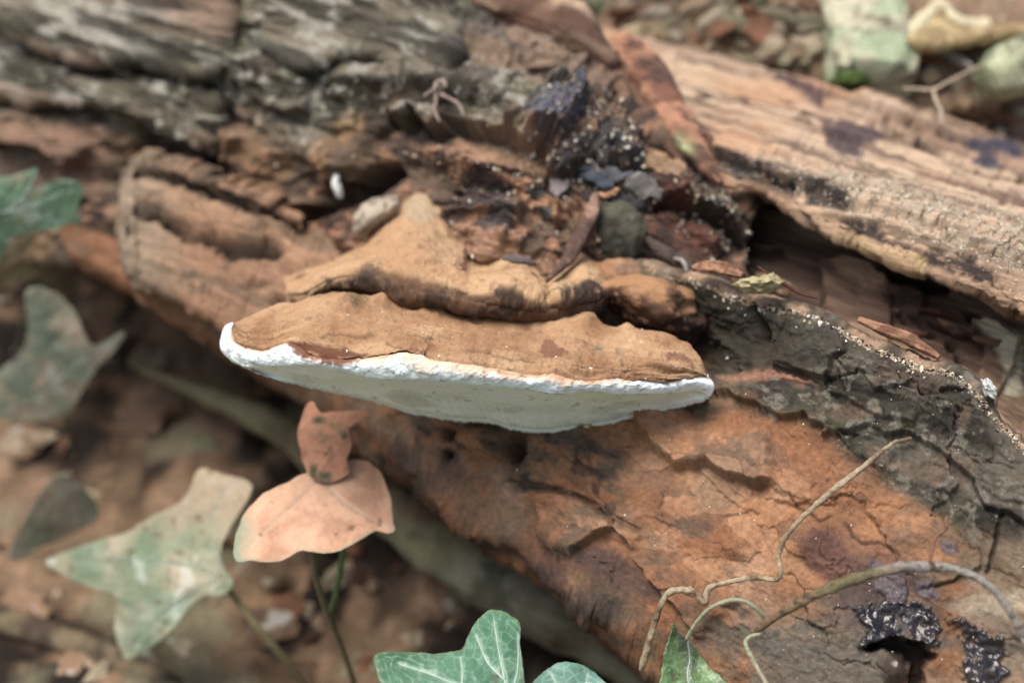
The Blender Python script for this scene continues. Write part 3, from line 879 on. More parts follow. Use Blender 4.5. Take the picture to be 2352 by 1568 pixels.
    pr = S.patch(R(3, (2190, 1100), (2400, 1120), (2400, 1190), (2250, 1160)), 0, soft=8)
    c = mix(c, lin(84, 64, 72), np.maximum(pp, np.maximum(pp2, pr * .7)) * .9)
    c = mix(c, lin(62, 64, 84), pb * sstep(-.5, .1, n2 + .3) * .92)
    c = mix(c, lin(52, 46, 50), np.maximum(crust, crust2) * sstep(-.8, -.1, n2) * .9)
    c = mix(c, lin(214, 176, 112), cream * .8)
    c = mix(c, lin(56, 42, 34), np.clip(k, 0, 1) * .75)
    under = sstep(.94, 1.0, S.t.ravel())
    c = mix(c, lin(176, 136, 100), under * (1 - crust2) * .6)
    o = S.build("sapwood", 'wood', LOG, c)
    S.gran = gran
    return S
SD = build_sapwood()

def build_inner_wood():
    """the hollow between the sapwood and the outer bark"""
    top = [(1560, 430, .93), (1750, 470, .915), (2000, 560, .885), (2250, 660, .85), (2500, 760, .82)]
    bot = [(1500, 700, .885), (1700, 760, .86), (1950, 850, .822), (2200, 960, .782), (2500, 1200, .745)]
    S = Strip(top, bot, 420, 160, bulge=-.02, rt=.004, rb=.004, seed=81)
    p, x, y = S.p, S.x, S.y
    g = grain(p, .1)
    S.add(.006 * fbm(grain(p, .3), 25, 4, seed=82) + .003 * fbm(g, 80, 4, seed=83) + .0015 * fbm(g, 220, 3, seed=84, ridge=True))
    arch = S.ledge(R('b', (850, 330), (960, 330), (1060, 270), (1110, 260), (1250, 290), (1400, 300)), .022, L=130, up=False, w=6, amp=5)
    S.ledge(R('b', (1280, 350), (1400, 420), (1500, 400), (1620, 420)), .01, L=80, up=False, w=8)
    pc = S.patch(R('b', (1280, 340), (1420, 320), (1600, 370), (1800, 420), (1700, 460), (1450, 440), (1330, 420)), -.02, soft=10)
    hs = 0
    for (hx, hy, rx, ry) in ((1620, 780, 9, 7), (1770, 860, 8, 10), (1720, 720, 20, 8), (1930, 660, 12, 9), (1370, 660, 13, 5), (1520, 700, 8, 4), (1440, 730, 6, 4), (1830, 930, 7, 7), (1640, 700, 5, 4)):
        hs = hs + S.blob(*R('b', (hx, hy))[0], rx * 1.2, ry * 1.2, -.012, .4)
    S.ridge(R('b', (380, 170), (480, 215), (620, 200)), .012, w=9)
    S.ledge(R('b', (1900, 720), (2000, 680), (2150, 760), (2281, 820)), .012, L=120, up=False)
    n1 = fbm(g, 60, 4, seed=85)
    c = np.tile(lin(158, 124, 94), (len(p), 1))
    c = mix(c, lin(92, 66, 52), sstep(-.3, .5, n1))
    c = mix(c, lin(188, 148, 108), sstep(.1, .6, fbm(g, 40, 4, seed=86)) * .6)
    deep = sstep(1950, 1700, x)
    c = mix(c, lin(52, 38, 32), deep * .85)  # darkness deep in the hollow painted in as a darker tone
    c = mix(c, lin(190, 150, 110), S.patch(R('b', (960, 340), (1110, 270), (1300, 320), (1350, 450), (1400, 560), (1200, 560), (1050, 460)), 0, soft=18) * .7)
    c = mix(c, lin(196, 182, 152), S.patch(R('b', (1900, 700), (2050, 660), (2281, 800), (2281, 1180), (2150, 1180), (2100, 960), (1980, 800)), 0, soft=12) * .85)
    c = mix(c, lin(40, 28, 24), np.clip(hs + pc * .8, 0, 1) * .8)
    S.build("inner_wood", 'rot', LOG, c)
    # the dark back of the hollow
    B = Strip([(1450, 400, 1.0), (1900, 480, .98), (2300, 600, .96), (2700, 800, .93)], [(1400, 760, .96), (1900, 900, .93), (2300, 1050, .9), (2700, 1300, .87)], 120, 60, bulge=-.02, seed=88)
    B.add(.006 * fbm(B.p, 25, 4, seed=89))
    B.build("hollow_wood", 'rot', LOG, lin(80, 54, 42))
    return S
SE = build_inner_wood()

def build_wood_slab():
    """the ridged, dusted slab to the left of the fungus"""
    top = [(268, 500, .955), (300, 400, .975), (330, 372, .985), (430, 405, .975), (540, 440, .96), (660, 492, .945), (740, 550, .925), (800, 610, .905)]
    bot = [(272, 520, .950), (300, 610, .935), (330, 652, .93), (420, 690, .912), (500, 745, .895), (560, 775, .885), (680, 760, .875), (800, 700, .872)]
    S = Strip(top, bot, 360, 190, bulge=.004, rt=.004, rb=.004, back_t=.06, back_b=.05, jag=9, jfreq=.035, seed=91, endsink=.035)
    p, x, y = S.p, S.x, S.y
    g = grain(p, .15)
    S.ridge(R(5, (760, 0), (950, 60), (1200, 140), (1450, 240), (1640, 310)), .010, w=18, amp=3)
    gr = S.crack(R(5, (800, 70), (1000, 130), (1250, 210), (1450, 290), (1750, 380)), .020, w=9, amp=3, fade=False)
    S.ridge(R(5, (740, 130), (1000, 190), (1250, 290), (1500, 380), (1720, 440)), .008, w=26, amp=4)
    gr = gr + S.crack(R(5, (760, 270), (900, 300), (1050, 380), (1200, 430), (1330, 480), (1480, 500), (1680, 510)), .015, w=13, amp=6)
    hole = S.blob(*R(5, (1590, 780))[0], 15, 10, -.012) + S.blob(*R(5, (1480, 690))[0], 34, 12, -.004, -.2)
    S.add(.003 * fbm(grain(p, .08), 50, 4, seed=92) + .0012 * fbm(p, 150, 4, seed=93) + .004 * terraces(fbm(grain(p, .1), 34, 4, seed=98), (-.4, -.15, .1, .35), .03))
    c = np.tile(lin(176, 130, 92), (len(p), 1))
    c = mix(c, lin(152, 108, 74), sstep(-.3, .5, fbm(g, 50, 4, seed=94)))
    c = mix(c, lin(160, 138, 112), sstep(480, 280, x) * .8)
    c = mix(c, lin(80, 66, 50), np.clip(gr * 1.4, 0, 1) * sstep(-.9, .0, fbm(p, 60, 3, seed=95)) * .9)
    c = mix(c, lin(104, 84, 64), sstep(.1, .4, fbm(grain(p, .06), 60, 4, seed=97)) * .6)
    c = mix(c, lin(96, 80, 60), sstep(.35, .65, fbm(p, 55, 4, seed=96)) * .7)
    c = mix(c, lin(52, 44, 40), np.clip(hole, 0, 1) * .7)
    S.build("wood_slab", 'rot', LOG, c)
build_wood_slab()

# separate plates of bark lying proud of the trunk
def grey_bark(S, seed, k=1.0):
    p = S.p
    g = grain(p, .13)
    n1, n2 = fbm(g, 50, 5, seed=seed), fbm(grain(p, .35), 120, 5, gain=.62, seed=seed + 1)
    fl = fbm(g, 36, 4, seed=seed + 2)
    S.add(.003 * n1 + .002 * n2 + .010 * terraces(fl + .1 * fbm(g, 120, 3, seed=seed + 3), (-.4, -.2, 0, .2, .4)))
    c = np.tile(GREY, (len(p), 1))
    c = mix(c, lin(72, 64, 50), sstep(-.3, .35, n1))
    c = mix(c, lin(172, 162, 146), sstep(.05, .4, n2 + .3 * fl) * .8)
    c = mix(c, lin(92, 86, 58), sstep(.25, .6, fbm(p, 28, 3, seed=seed + 4)) * .4)
    c = mix(c, lin(150, 116, 92), sstep(.0, .45, fbm(g, 30, 3, seed=seed + 5)) * .7)
    c = mix(c, lin(48, 42, 32), sstep(.2, .45, fbm(g, 75, 4, seed=seed + 6)) * .8)
    return c * k
def plate(top, bot, base, off, kind, seed, ns=260, nt=110, jag=6, **kw):
    F = lambda x, y: base(x, y) - off
    S = Strip(top, bot, ns, nt, field=F, rt=.003, rb=.006, back_t=.012, back_b=.02, jag=jag, jfreq=.03, seed=seed, endsink=off * 1.6, match=len(top) == len(bot), **kw)
    c = kind(S, seed)
    S.build("bark_plate", 'bark', LOG, c)
plate([(560, -160), (650, -160), (740, -160), (820, -160), (900, -150), (985, -60), (1026, 40), (1068, 92)], [(580, 100), (640, 138), (700, 150), (760, 146), (825, 122), (897, 146), (980, 178), (1042, 200)], C_FIELD, .026, grey_bark, 701)
plate([(-260, -160), (-120, -160), (0, -160), (100, -160), (200, -160), (300, -160), (400, -150), (490, -110), (600, -60)], [(-260, -40), (-80, 15), (40, 72), (100, 122), (200, 146), (300, 142), (380, 166), (445, 186), (560, 130)], C_FIELD, .030, grey_bark, 711)
plate([(-260, 60), (-60, 110), (60, 150), (160, 178), (260, 184), (360, 196), (450, 206), (540, 220)], [(-260, 150), (-60, 205), (60, 238), (168, 240), (270, 256), (380, 292), (450, 314), (530, 330)], C_FIELD, .026, grey_bark, 721)

# ------------------------------------------------------------------ the bracket fungus
FUN = empty("bracket_fungus", P(1076, 880, .80), "large shelf fungus with tan two-tiered top and thick white rim", "fungus")
CAPC, CAPD = lin(186, 140, 94, sat=.74), lin(156, 108, 68, sat=.76)

def rimd(x):
    return .735 + .052 * ((x - 1075) / 560) ** 2
def creased(x):
    return .822 - .034 * np.abs((x - 1075) / 560) ** 2

def build_fungus():
    crease = R(4, (218, 742), (235, 732), (270, 715), (330, 690), (420, 655), (500, 630), (600, 585), (720, 570), (870, 600), (1000, 640), (1130, 650), (1250, 680), (1400, 695), (1550, 705), (1700, 690), (1790, 685), (1850, 715), (1950, 735), (2060, 762), (2120, 775), (2175, 798), (2233, 843), (2272, 888), (2298, 940), (2308, 972))
    edge = R(4, (218, 742), (212, 775), (225, 820), (250, 842), (300, 852), (370, 862), (430, 835), (480, 830), (560, 880), (640, 895), (720, 900), (850, 886), (960, 870), (1040, 880), (1120, 905), (1250, 920), (1400, 945), (1550, 967), (1640, 967), (1750, 996), (1900, 985), (1980, 990), (2100, 1000), (2200, 985), (2260, 975), (2310, 975))
    low = R(4, (212, 736), (180, 752), (164, 795), (170, 845), (195, 890), (240, 922), (330, 934), (430, 930), (560, 932), (700, 955), (850, 985), (1000, 988), (1200, 1002), (1400, 1018), (1560, 1040), (1660, 1052), (1800, 1042), (1920, 1052), (2030, 1052), (2150, 1050), (2220, 1038), (2262, 1036), (2300, 1052), (2316, 1066))
    back = R(4, (205, 905), (225, 918), (300, 950), (400, 988), (600, 1035), (800, 1078), (950, 1122), (1050, 1148), (1200, 1172), (1350, 1180), (1450, 1212), (1600, 1224), (1750, 1204), (1850, 1192), (2000, 1155), (2100, 1132), (2200, 1112), (2270, 1092), (2300, 1080), (2318, 1068))
    n = 560
    def line(q, df):
        q = np.array(arc(q, n))
        return np.stack([q[:, 0], q[:, 1], df(q[:, 0])], 1)
    L0, L1 = line(crease, creased), line(edge, rimd)
    L1[:, 1] += 2.2 * vnoise(np.stack([L1[:, 0] * .06, L1[:, 0] * 0, L1[:, 0] * 0], 1), 3) + 1.2 * vnoise(np.stack([L1[:, 0] * .2, L1[:, 0] * 0, L1[:, 0] * 0], 1), 4)
    L2 = line(low, lambda x: rimd(x) + .004)
    L3 = line(back, lambda x: .812 - .022 * np.abs((x - 1150) / 520) ** 2)
    L3[:, 1] += 3 * vnoise(np.stack([L3[:, 0] * .05, L3[:, 0] * 0, L3[:, 0] * 0], 1), 8) + 2 * vnoise(np.stack([L3[:, 0] * .14, L3[:, 0] * 0, L3[:, 0] * 0], 1), 9)
    L0[0] = L1[0] = (L0[0] + L1[0]) / 2
    L0[-1] = L1[-1] = (L0[-1] + L1[-1]) / 2

    # upper skin
    S = Strip([tuple(q) for q in L0], [tuple(q) for q in L1], n, 130, bulge=.006, rt=0, rb=0)
    p, x, y, t, s = S.p, S.x, S.y, S.t.ravel(), S.s.ravel()
    endw = np.minimum(sstep(0, .07, s), sstep(0, .07, 1 - s))
    zone = np.stack([x * .0035, t * 7 + .7 * vnoise(np.stack([x * .004, t * 2, t * 0], 1), 2), t * 0], 1)
    lw = .35 + .65 * sstep(.05, .3, s)
    S.add(endw * lw * (.0022 * vnoise(zone, 12) + .0012 * vnoise(zone * np.array([3, 2.4, 1]), 13) + .0007 * vnoise(zone * np.array([7, 5, 1]), 14)))
    S.add(endw * (.0014 * fbm(p, 60, 4, seed=101) + .0008 * fbm(p, 260, 4, gain=.6, seed=102)))
    S.add(-.006 * endw * sstep(.86, .74, s) * sstep(.08, .2, s) * np.exp(-t / .05))                      # sinks into the crease
    cr = 0
    for pts in (((980, 790), (1100, 800), (1230, 835)), ((1250, 855), (1400, 890), (1560, 920)), ((880, 830), (1000, 850), (1120, 880)), ((600, 800), (700, 790), (860, 800)), ((1700, 930), (1850, 945), (2000, 960)), ((1260, 900), (1330, 915), (1480, 950))):
        cr = cr + S.crack(R(4, *pts), .0012, w=3, amp=5)
    for (bx, by, br, bh) in ((1130, 668, 20, .004), (1795, 705, 34, .004), (870, 625, 26, .004), (1960, 745, 14, .003), (700, 640, 30, .003), (1060, 672, 12, .003)):
        S.blob(*R(4, (bx, by))[0], br, br * .6, bh)
    n1 = fbm(p, 45, 4, seed=103)
    c = np.tile(CAPC, (len(p), 1))
    c = mix(c, CAPD, sstep(-.3, .7, n1) * .7)
    c = mix(c, lin(206, 164, 116, sat=.76), sstep(.1, .7, fbm(p, 30, 3, seed=104)) * .6)
    c = mix(c, lin(150, 104, 62), sstep(.1, .6, vnoise(zone * np.array([2, 1.6, 1]), 15)) * .35)
    c = mix(c, lin(134, 88, 52), sstep(.90, 1.0, t) * .6 * endw)
    rim_w = sstep(.62, .9, t) * endw
    S.add(rim_w * .0011 * vnoise(np.stack([x * .006, t * 26 + .8 * vnoise(np.stack([x * .01, t * 3, t * 0], 1), 5), t * 0], 1), 18))
    for poly, k in (((( 1565, 850), (1600, 825), (1640, 822), (1668, 850), (1690, 885), (1640, 898), (1580, 882)), .85), (((2110, 880), (2165, 862), (2200, 880), (2235, 900), (2262, 945), (2225, 930), (2185, 905), (2140, 898)), .8),
                    (((1440, 715), (1490, 720), (1540, 735), (1510, 770), (1470, 745)), .7), (((2110, 815), (2140, 812), (2155, 828), (2125, 832)), .7), (((1545, 768), (1590, 766), (1600, 778), (1555, 780)), .7), (((1870, 930), (1895, 935), (1890, 965), (1878, 960)), .7)):
        c = mix(c, lin(136, 88, 66), S.patch(R(4, *poly), 0, soft=5, amp=7, freq=.06) * k)
    c = mix(c, lin(134, 122, 100), S.patch(R(4, (1790, 850), (1830, 830), (1900, 830), (1960, 870), (1900, 880), (1800, 878)), 0, soft=9) * sstep(-.1, .2, fbm(p, 260, 3, seed=107)) * .6)
    c = mix(c, lin(96, 74, 58), np.clip(cr, 0, 1) * .5)
    st = S.patch(R(4, (450, 818), (520, 815), (620, 845), (760, 862), (840, 880), (760, 905), (620, 900), (520, 870)), 0, soft=6)
    c = mix(c, lin(104, 56, 34), st * .85)
    lm = S.patch(R(4, (720, 600), (800, 590), (820, 640), (780, 660), (730, 650)), 0, soft=8)
    c = mix(c, lin(110, 84, 60), lm * .6)
    c = mix(c, lin(120, 96, 74), sstep(.55, .8, fbm(p, 180, 3, seed=106)) * .35)
    S.build("cap", 'cap', FUN, c)
    topS = S
    # white growing margin
    S = Strip([tuple(q) for q in L1], [tuple(q) for q in L2], n, 46, bulge=lambda s: .0034, bpow=.8, rt=0, rb=0, xshift=lambda s, t: 15 * sstep(.955, 1, s) * np.sin(np.pi * t) ** .8)
    p, x, y, t, s = S.p, S.x, S.y, S.t.ravel(), S.s.ravel()
    endw = np.minimum(sstep(0, .03, s), sstep(0, .03, 1 - s)) * np.sin(np.pi * t) ** .5
    S.add(endw * ((.0013 + .0040 * sstep(.3, .05, s)) * fbm(p, 48, 3, seed=111) + .0008 * fbm(p, 240, 4, gain=.6, seed=112)))
    c = np.tile(lin(248, 250, 255, .88), (len(p), 1))
    edge_n = t + .22 * fbm(p, 90, 4, seed=113) + .10 * fbm(p, 320, 3, seed=116)
    pk = sstep(.1, .35, s) * sstep(1.0, .7, s)
    c = mix(c, lin(244, 200, 164), sstep(.72, .22, edge_n) * .85 * pk)
    c = mix(c, lin(206, 150, 104), sstep(.34, -.02, edge_n) * .9)
    c = mix(c, lin(216, 200, 172), sstep(.15, .5, fbm(p, 70, 4, seed=117)) * .45)
    st = S.patch(R(4, (445, 810), (560, 830), (700, 860), (780, 880), (740, 925), (640, 925), (540, 895), (470, 860)), 0, soft=8, amp=10, freq=.06)
    c = mix(c, lin(128, 72, 44), st * sstep(.75, .45, edge_n) * .95)
    c = mix(c, lin(150, 120, 92), sstep(.55, .75, fbm(p, 380, 3, seed=114)) * .6)
    S.build("rim", 'pore', FUN, c)
    # pore surface below
    S = Strip([tuple(q) for q in L2], [tuple(q) for q in L3], n, 70, bulge=-.003, rt=0, rb=.002, back_b=.02)
    p, x, y, t = S.p, S.x, S.y, S.t.ravel()
    S.add(.0010 * fbm(p, 25, 3, seed=121) * np.sin(np.pi * t) + .0003 * fbm(p, 200, 3, seed=122))
    c = np.tile(lin(250, 252, 244, .9), (len(p), 1))
    hz = np.stack([x * .004, y * .035, x * 0], 1)
    c = mix(c, lin(214, 222, 206, .9), sstep(-.2, .6, vnoise(hz, 123) + .4 * vnoise(hz * 3, 124)) * .35)
    c = mix(c, lin(180, 172, 146, .88), sstep(.9, 1.0, t + .05 * fbm(p, 80, 3, seed=124)) * .5)
    c = mix(c, lin(150, 132, 104), sstep(.62, .8, fbm(p, 240, 3, seed=125)) * .5)
    c = mix(c, lin(186, 180, 160), sstep(.2, .6, fbm(p, 35, 4, seed=126)) * .35)
    S.build("pore_surface", 'pore', FUN, c)

    # older upper tier
    top = R(4, (440, 545, .875), (560, 500, .88), (680, 460, .885), (790, 400, .89), (840, 330, .895), (950, 240, .895), (1000, 182, .895), (1060, 178, .895), (1110, 200, .892), (1200, 290, .885), (1245, 345, .88), (1255, 430, .872), (1330, 435, .868), (1410, 418, .866), (1500, 440, .862), (1560, 505, .852), (1592, 552, .845), (1650, 490, .852), (1750, 420, .86), (1830, 450, .858), (1872, 520, .85), (1878, 600, .845))
    bot = R(4, (470, 652, .850), (540, 645, .835), (600, 600, .83), (700, 585, .822), (790, 588, .815), (860, 608, .81), (930, 635, .805), (1000, 655, .801), (1060, 664, .799), (1130, 670, .798), (1200, 684, .798), (1250, 694, .798), (1330, 704, .798), (1400, 708, .798), (1480, 717, .799), (1560, 721, .80), (1600, 721, .801), (1680, 714, .804), (1760, 702, .808), (1820, 688, .814), (1865, 660, .826), (1880, 612, .842))
    S = Strip(top, bot, 480, 130, bulge=lambda s: .020 * np.sin(np.pi * np.clip(s, 0, 1)) ** .5 + .002, bpow=.9, rt=.003, rb=.007, back_t=.03, back_b=.03, jag=2, seed=131)
    p, x, y, t, s = S.p, S.x, S.y, S.t.ravel(), S.s.ravel()
    w = np.sin(np.pi * np.clip(t, 0, 1)) ** .4
    S.add(.005 * w * fbm(p, 24, 3, seed=132) + .0019 * fbm(p, 80, 4, seed=133) + .0009 * fbm(p, 280, 4, gain=.6, seed=134))
    S.ledge(R(4, (780, 470), (900, 500), (1050, 520), (1250, 540), (1400, 560), (1560, 600), (1700, 590), (1850, 540)), .005, L=60, w=26, up=False, amp=8)
    S.crack(R(4, (1590, 540), (1610, 600), (1600, 640)), .006, w=14, fade=False)
    wr = 0
    for pts in (((1200, 500), (1330, 510), (1450, 540)), ((1020, 470), (1150, 470), (1250, 480)), ((1100, 330), (1180, 360), (1230, 420))):
        wr = wr + S.crack(R(4, *pts), .0015, w=4)
    n1 = fbm(p, 50, 4, seed=135)
    c = np.tile(CAPC, (len(p), 1))
    c = mix(c, lin(206, 164, 116, sat=.76), sstep(-.2, .6, n1) * .6)
    c = mix(c, lin(180, 156, 124), S.patch(R(4, (960, 160), (1120, 160), (1130, 260), (1040, 280), (960, 260)), 0, soft=16) * .7)
    band = S.patch(R(4, (560, 640), (600, 570), (700, 540), (800, 520), (900, 540), (1000, 570), (1150, 585), (1300, 590), (1420, 610), (1560, 625), (1700, 590), (1800, 550), (1890, 545), (1900, 640), (1860, 690), (1750, 720), (1560, 740), (1300, 720), (1100, 690), (950, 650), (850, 620), (700, 610)), 0, soft=11, amp=14)
    mott = sstep(-.26, .16, .7 * fbm(p, 75, 3, seed=136) + .7 * fbm(p, 330, 4, gain=.7, seed=138) + .35 * (band - .6))
    c = mix(c, lin(62, 56, 54), band * mott * .92)
    lowb = sstep(.80, .94, t + .04 * n1) * sstep(.1, .25, s)
    c = mix(c, lin(104, 72, 52), lowb * (1 - .6 * band * mott) * .9)
    ar = S.patch(R(4, (760, 430), (830, 440), (900, 480), (860, 540), (780, 500)), 0, soft=10)
    c = mix(c, lin(96, 84, 72), ar * mott * .7)
    c = mix(c, lin(98, 82, 66), sstep(.5, .75, fbm(p, 150, 3, seed=137)) * .4)
    S.build("upper_tier", 'cap', FUN, c)
    return topS
SF = build_fungus()

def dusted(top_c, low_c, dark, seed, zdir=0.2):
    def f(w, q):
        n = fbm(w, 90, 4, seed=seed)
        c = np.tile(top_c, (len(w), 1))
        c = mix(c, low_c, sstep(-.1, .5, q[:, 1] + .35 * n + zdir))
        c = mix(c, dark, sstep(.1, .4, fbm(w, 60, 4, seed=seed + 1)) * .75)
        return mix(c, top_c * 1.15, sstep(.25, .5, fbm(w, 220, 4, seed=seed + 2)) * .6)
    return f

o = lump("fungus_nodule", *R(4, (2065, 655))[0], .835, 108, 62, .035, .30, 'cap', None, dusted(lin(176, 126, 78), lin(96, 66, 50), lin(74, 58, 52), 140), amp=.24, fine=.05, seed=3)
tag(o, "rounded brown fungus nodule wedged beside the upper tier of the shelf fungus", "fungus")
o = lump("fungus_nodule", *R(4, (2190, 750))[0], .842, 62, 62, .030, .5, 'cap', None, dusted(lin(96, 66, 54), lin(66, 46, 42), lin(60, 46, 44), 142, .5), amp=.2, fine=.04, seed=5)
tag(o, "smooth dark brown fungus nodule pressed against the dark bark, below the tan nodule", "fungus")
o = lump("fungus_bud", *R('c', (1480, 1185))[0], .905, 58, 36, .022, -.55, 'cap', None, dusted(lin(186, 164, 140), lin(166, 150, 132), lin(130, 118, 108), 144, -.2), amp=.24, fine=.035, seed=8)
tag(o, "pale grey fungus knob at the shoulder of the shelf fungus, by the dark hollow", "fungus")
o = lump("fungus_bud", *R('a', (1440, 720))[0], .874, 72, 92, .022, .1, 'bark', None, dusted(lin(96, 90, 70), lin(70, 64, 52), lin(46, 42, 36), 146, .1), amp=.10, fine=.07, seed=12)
tag(o, "olive grey lichen covered knob above the tan fungus nodule", "fungus")

# ------------------------------------------------------------------ ivy leaves, stems and runners
TEAL, TEALL, VEIN = lin(112, 150, 122), lin(150, 182, 160), lin(206, 222, 204)
DUST, PEACH = lin(196, 168, 140), lin(214, 160, 120)

def leaf(name, outline, center, d0, slope, label, colfn, veins=(), mat='leaf', curl=.004, petiole=None, pet_col=None, pet_r=.0011, wav=.0015, seed=0, nb=220, nrg=60, group=None, smooth_edge=True, vein_r=.00035):
    """blade from its outline (photo units) on its own tilted, curled plane; slope = metres of depth per 100 units along x and y"""
    base = petiole[-1] if petiole else (center[0], center[1] + 60, d0)
    E = empty(name, P(*base), label, "leaf", group)
    ol = np.asarray(outline, float)
    if smooth_edge:
        b = catmull(ol, nb, True)
    else:
        b = arc(np.vstack([ol, ol[:1]]), nb + 1)[:-1]
    cx, cy = center
    jn = vnoise(np.stack([b[:, 0] * .05, b[:, 1] * .05, b[:, 0] * 0 + seed], 1), 7) + .6 * vnoise(np.stack([b[:, 0] * .13, b[:, 1] * .13, b[:, 0] * 0 + seed], 1), 8)
    b[:, :2] += 2.6 * jn[:, None] * (b[:, :2] - np.array(center)) / (np.linalg.norm(b[:, :2] - np.array(center), axis=1, keepdims=True) + 1)
    r = (np.arange(nrg + 1) / nrg)
    X = cx + r[:, None] * (b[:, 0] - cx)[None]
    Y = cy + r[:, None] * (b[:, 1] - cy)[None]
    def depth(x, y):
        u, v = (x - cx) / 100, (y - cy) / 100
        q = np.stack([np.ravel(x) * .012, np.ravel(y) * .012, np.ravel(x) * 0], 1)
        return d0 + slope[0] * u + slope[1] * v + curl * (u * u + v * v) * .5 + wav * vnoise(q, seed).reshape(np.shape(x)) * 1.5
    D = depth(X, Y)
    b = b
    D = D + (.0009 * fbm(np.stack([X.ravel() / 400, Y.ravel() / 400, X.ravel() * 0], 1), 14, 3, seed=seed)).reshape(X.shape)
    lines = [np.array(arc([q for q in v], 24)) for v in veins]
    vm = np.zeros(X.size)
    _, _, net = cells(X.ravel() / 24 + .2 * np.sin(Y.ravel() / 17), Y.ravel() / 24, seed)
    for l in lines:
        dd, _, u = polydist(X.ravel(), Y.ravel(), [tuple(q) for q in l[::3]])
        vm = np.maximum(vm, np.exp(-(dd / 5.0) ** 2))
    D = D + .0007 * vm.reshape(D.shape)
    v = P(X, Y, D).reshape(-1, 3)
    f = grid_faces(nrg + 1, nb, True)
    c = colfn(X.ravel(), Y.ravel(), np.repeat(r, nb), v)
    c = mix(c, c * .55 + VEIN * .45, vm * (.6 if mat == 'leaf' else .25)) if lines else c
    c = mix(c, c * .5 + VEIN * .5, np.exp(-(net / .07) ** 2) * (.38 if mat == 'leaf' else .18))
    c = mix(c, lin(112, 88, 60), sstep(.62, .75, fbm(v, 130, 3, seed=seed + 90)) * .6)
    bl = mesh_obj("blade", v, np.vstack([f[:, [0, 1, 2]], f[:, [0, 2, 3]]]), mat, E, c)
    sm = bl.modifiers.new("thickness", 'SOLIDIFY'); sm.thickness = .0005; sm.offset = 0
    for l in lines:
        dl = depth(l[:, 0], l[:, 1]) - .0002
        rr = np.linspace(vein_r * 1.5, vein_r * .5, 24)
        tube("vein", np.stack([l[:, 0], l[:, 1], dl], 1), rr, 'leaf', bl, mix(np.tile(VEIN, (24 * 5 + 2, 1)), c.mean(0), np.full(122, .35 if mat == 'leaf' else .8)), n=24, sides=5)
    if petiole:
        tube("petiole", petiole, pet_r, 'stem', E, pet_col if pet_col is not None else lin(120, 128, 80), n=40, sides=8, rough=.08, seed=seed)
    return E

def leafcol(base, light, dust, amount, seed, edge=None):
    def f(x, y, r, v):
        n = fbm(v, 45, 4, seed=seed)
        c = mix(np.tile(base, (len(x), 1)), light, sstep(-.4, .6, fbm(v, 22, 3, seed=seed + 1)))
        c = mix(c, dust, np.clip(amount + .9 * n, 0, 1))
        c = mix(c, c * .6, sstep(.35, .6, fbm(v, 130, 4, seed=seed + 2)) * .5)
        c = mix(c, lin(214, 216, 206), sstep(.5, .75, fbm(v, 70, 3, seed=seed + 3)) * .35)  # pale sun-bloom spots painted into the leaf colour
        if edge is not None:
            c = mix(c, edge, sstep(.93, 1, r) * .5)
        return c
    return f

leaf("ivy_leaf", [(-60, 400), (0, 408), (55, 396), (86, 388), (76, 432), (128, 414), (188, 424), (180, 478), (186, 532), (120, 527), (40, 540), (12, 572), (-20, 620), (-90, 600), (-120, 500)], (10, 480), .97, (.006, .012),
     "fresh pale green ivy leaf hanging over grey bark, above a dry dusty leaf", leafcol(lin(120, 152, 114, sat=.8), lin(156, 184, 152, sat=.8), DUST, -.2, 201), veins=[[(-60, 500), (40, 480), (120, 450), (182, 428)], [(20, 482), (60, 440), (84, 392)], [(10, 484), (90, 495), (180, 528)]],
     petiole=[(10, 480, .972), (-40, 540, .97), (-60, 700, 1.05), (-50, 900, 1.14)], seed=1)
leaf("ivy_leaf", [(60, 668), (120, 668), (172, 715), (212, 792), (284, 762), (262, 806), (214, 856), (150, 950), (60, 968), (-40, 950), (-80, 880), (0, 850), (60, 780)], (130, 850), 1.06, (-.004, .02),
     "ivy leaf with three lobes, its lower half dusted pale tan, near the mossy root", leafcol(lin(134, 142, 116), lin(172, 172, 154), DUST, .45, 203), veins=[[(130, 860), (110, 760), (90, 690)], [(130, 860), (210, 810), (270, 775)], [(130, 860), (80, 910), (10, 940)]], mat='dusty',
     petiole=[(130, 850, 1.065), (150, 960, 1.10), (180, 1100, 1.14), (200, 1200, 1.16)], seed=2)
leaf("ivy_leaf", [(104, 1290), (160, 1262), (222, 1242), (290, 1222), (345, 1188), (420, 1150), (448, 1090), (468, 1076), (520, 1090), (574, 1108), (572, 1140), (530, 1210), (508, 1262), (512, 1300), (534, 1335), (512, 1366), (450, 1376), (400, 1440), (340, 1490), (288, 1512), (264, 1440), (266, 1372), (200, 1345), (140, 1318)], (440, 1290), .935, (-.012, -.004),
     "long lobed ivy leaf with painted white sun spots, its tip pointing at the soil", lambda x, y, r, v: mix(leafcol(lin(124, 138, 106), lin(160, 166, 138), lin(186, 164, 136), .22, 205)(x, y, r, v), lin(172, 142, 112), sstep(1290, 1140, y - .3 * (x - 440)) * .75), veins=[[(505, 1325), (440, 1300), (300, 1285), (140, 1290)], [(505, 1325), (430, 1370), (360, 1420), (300, 1500)], [(505, 1325), (495, 1240), (490, 1180), (520, 1110)]], mat='dusty',
     petiole=[(522, 1350, .939), (600, 1450, .94), (680, 1545, .96), (760, 1660, 1.0)], pet_col=lin(146, 132, 86), pet_r=.0024, seed=3)
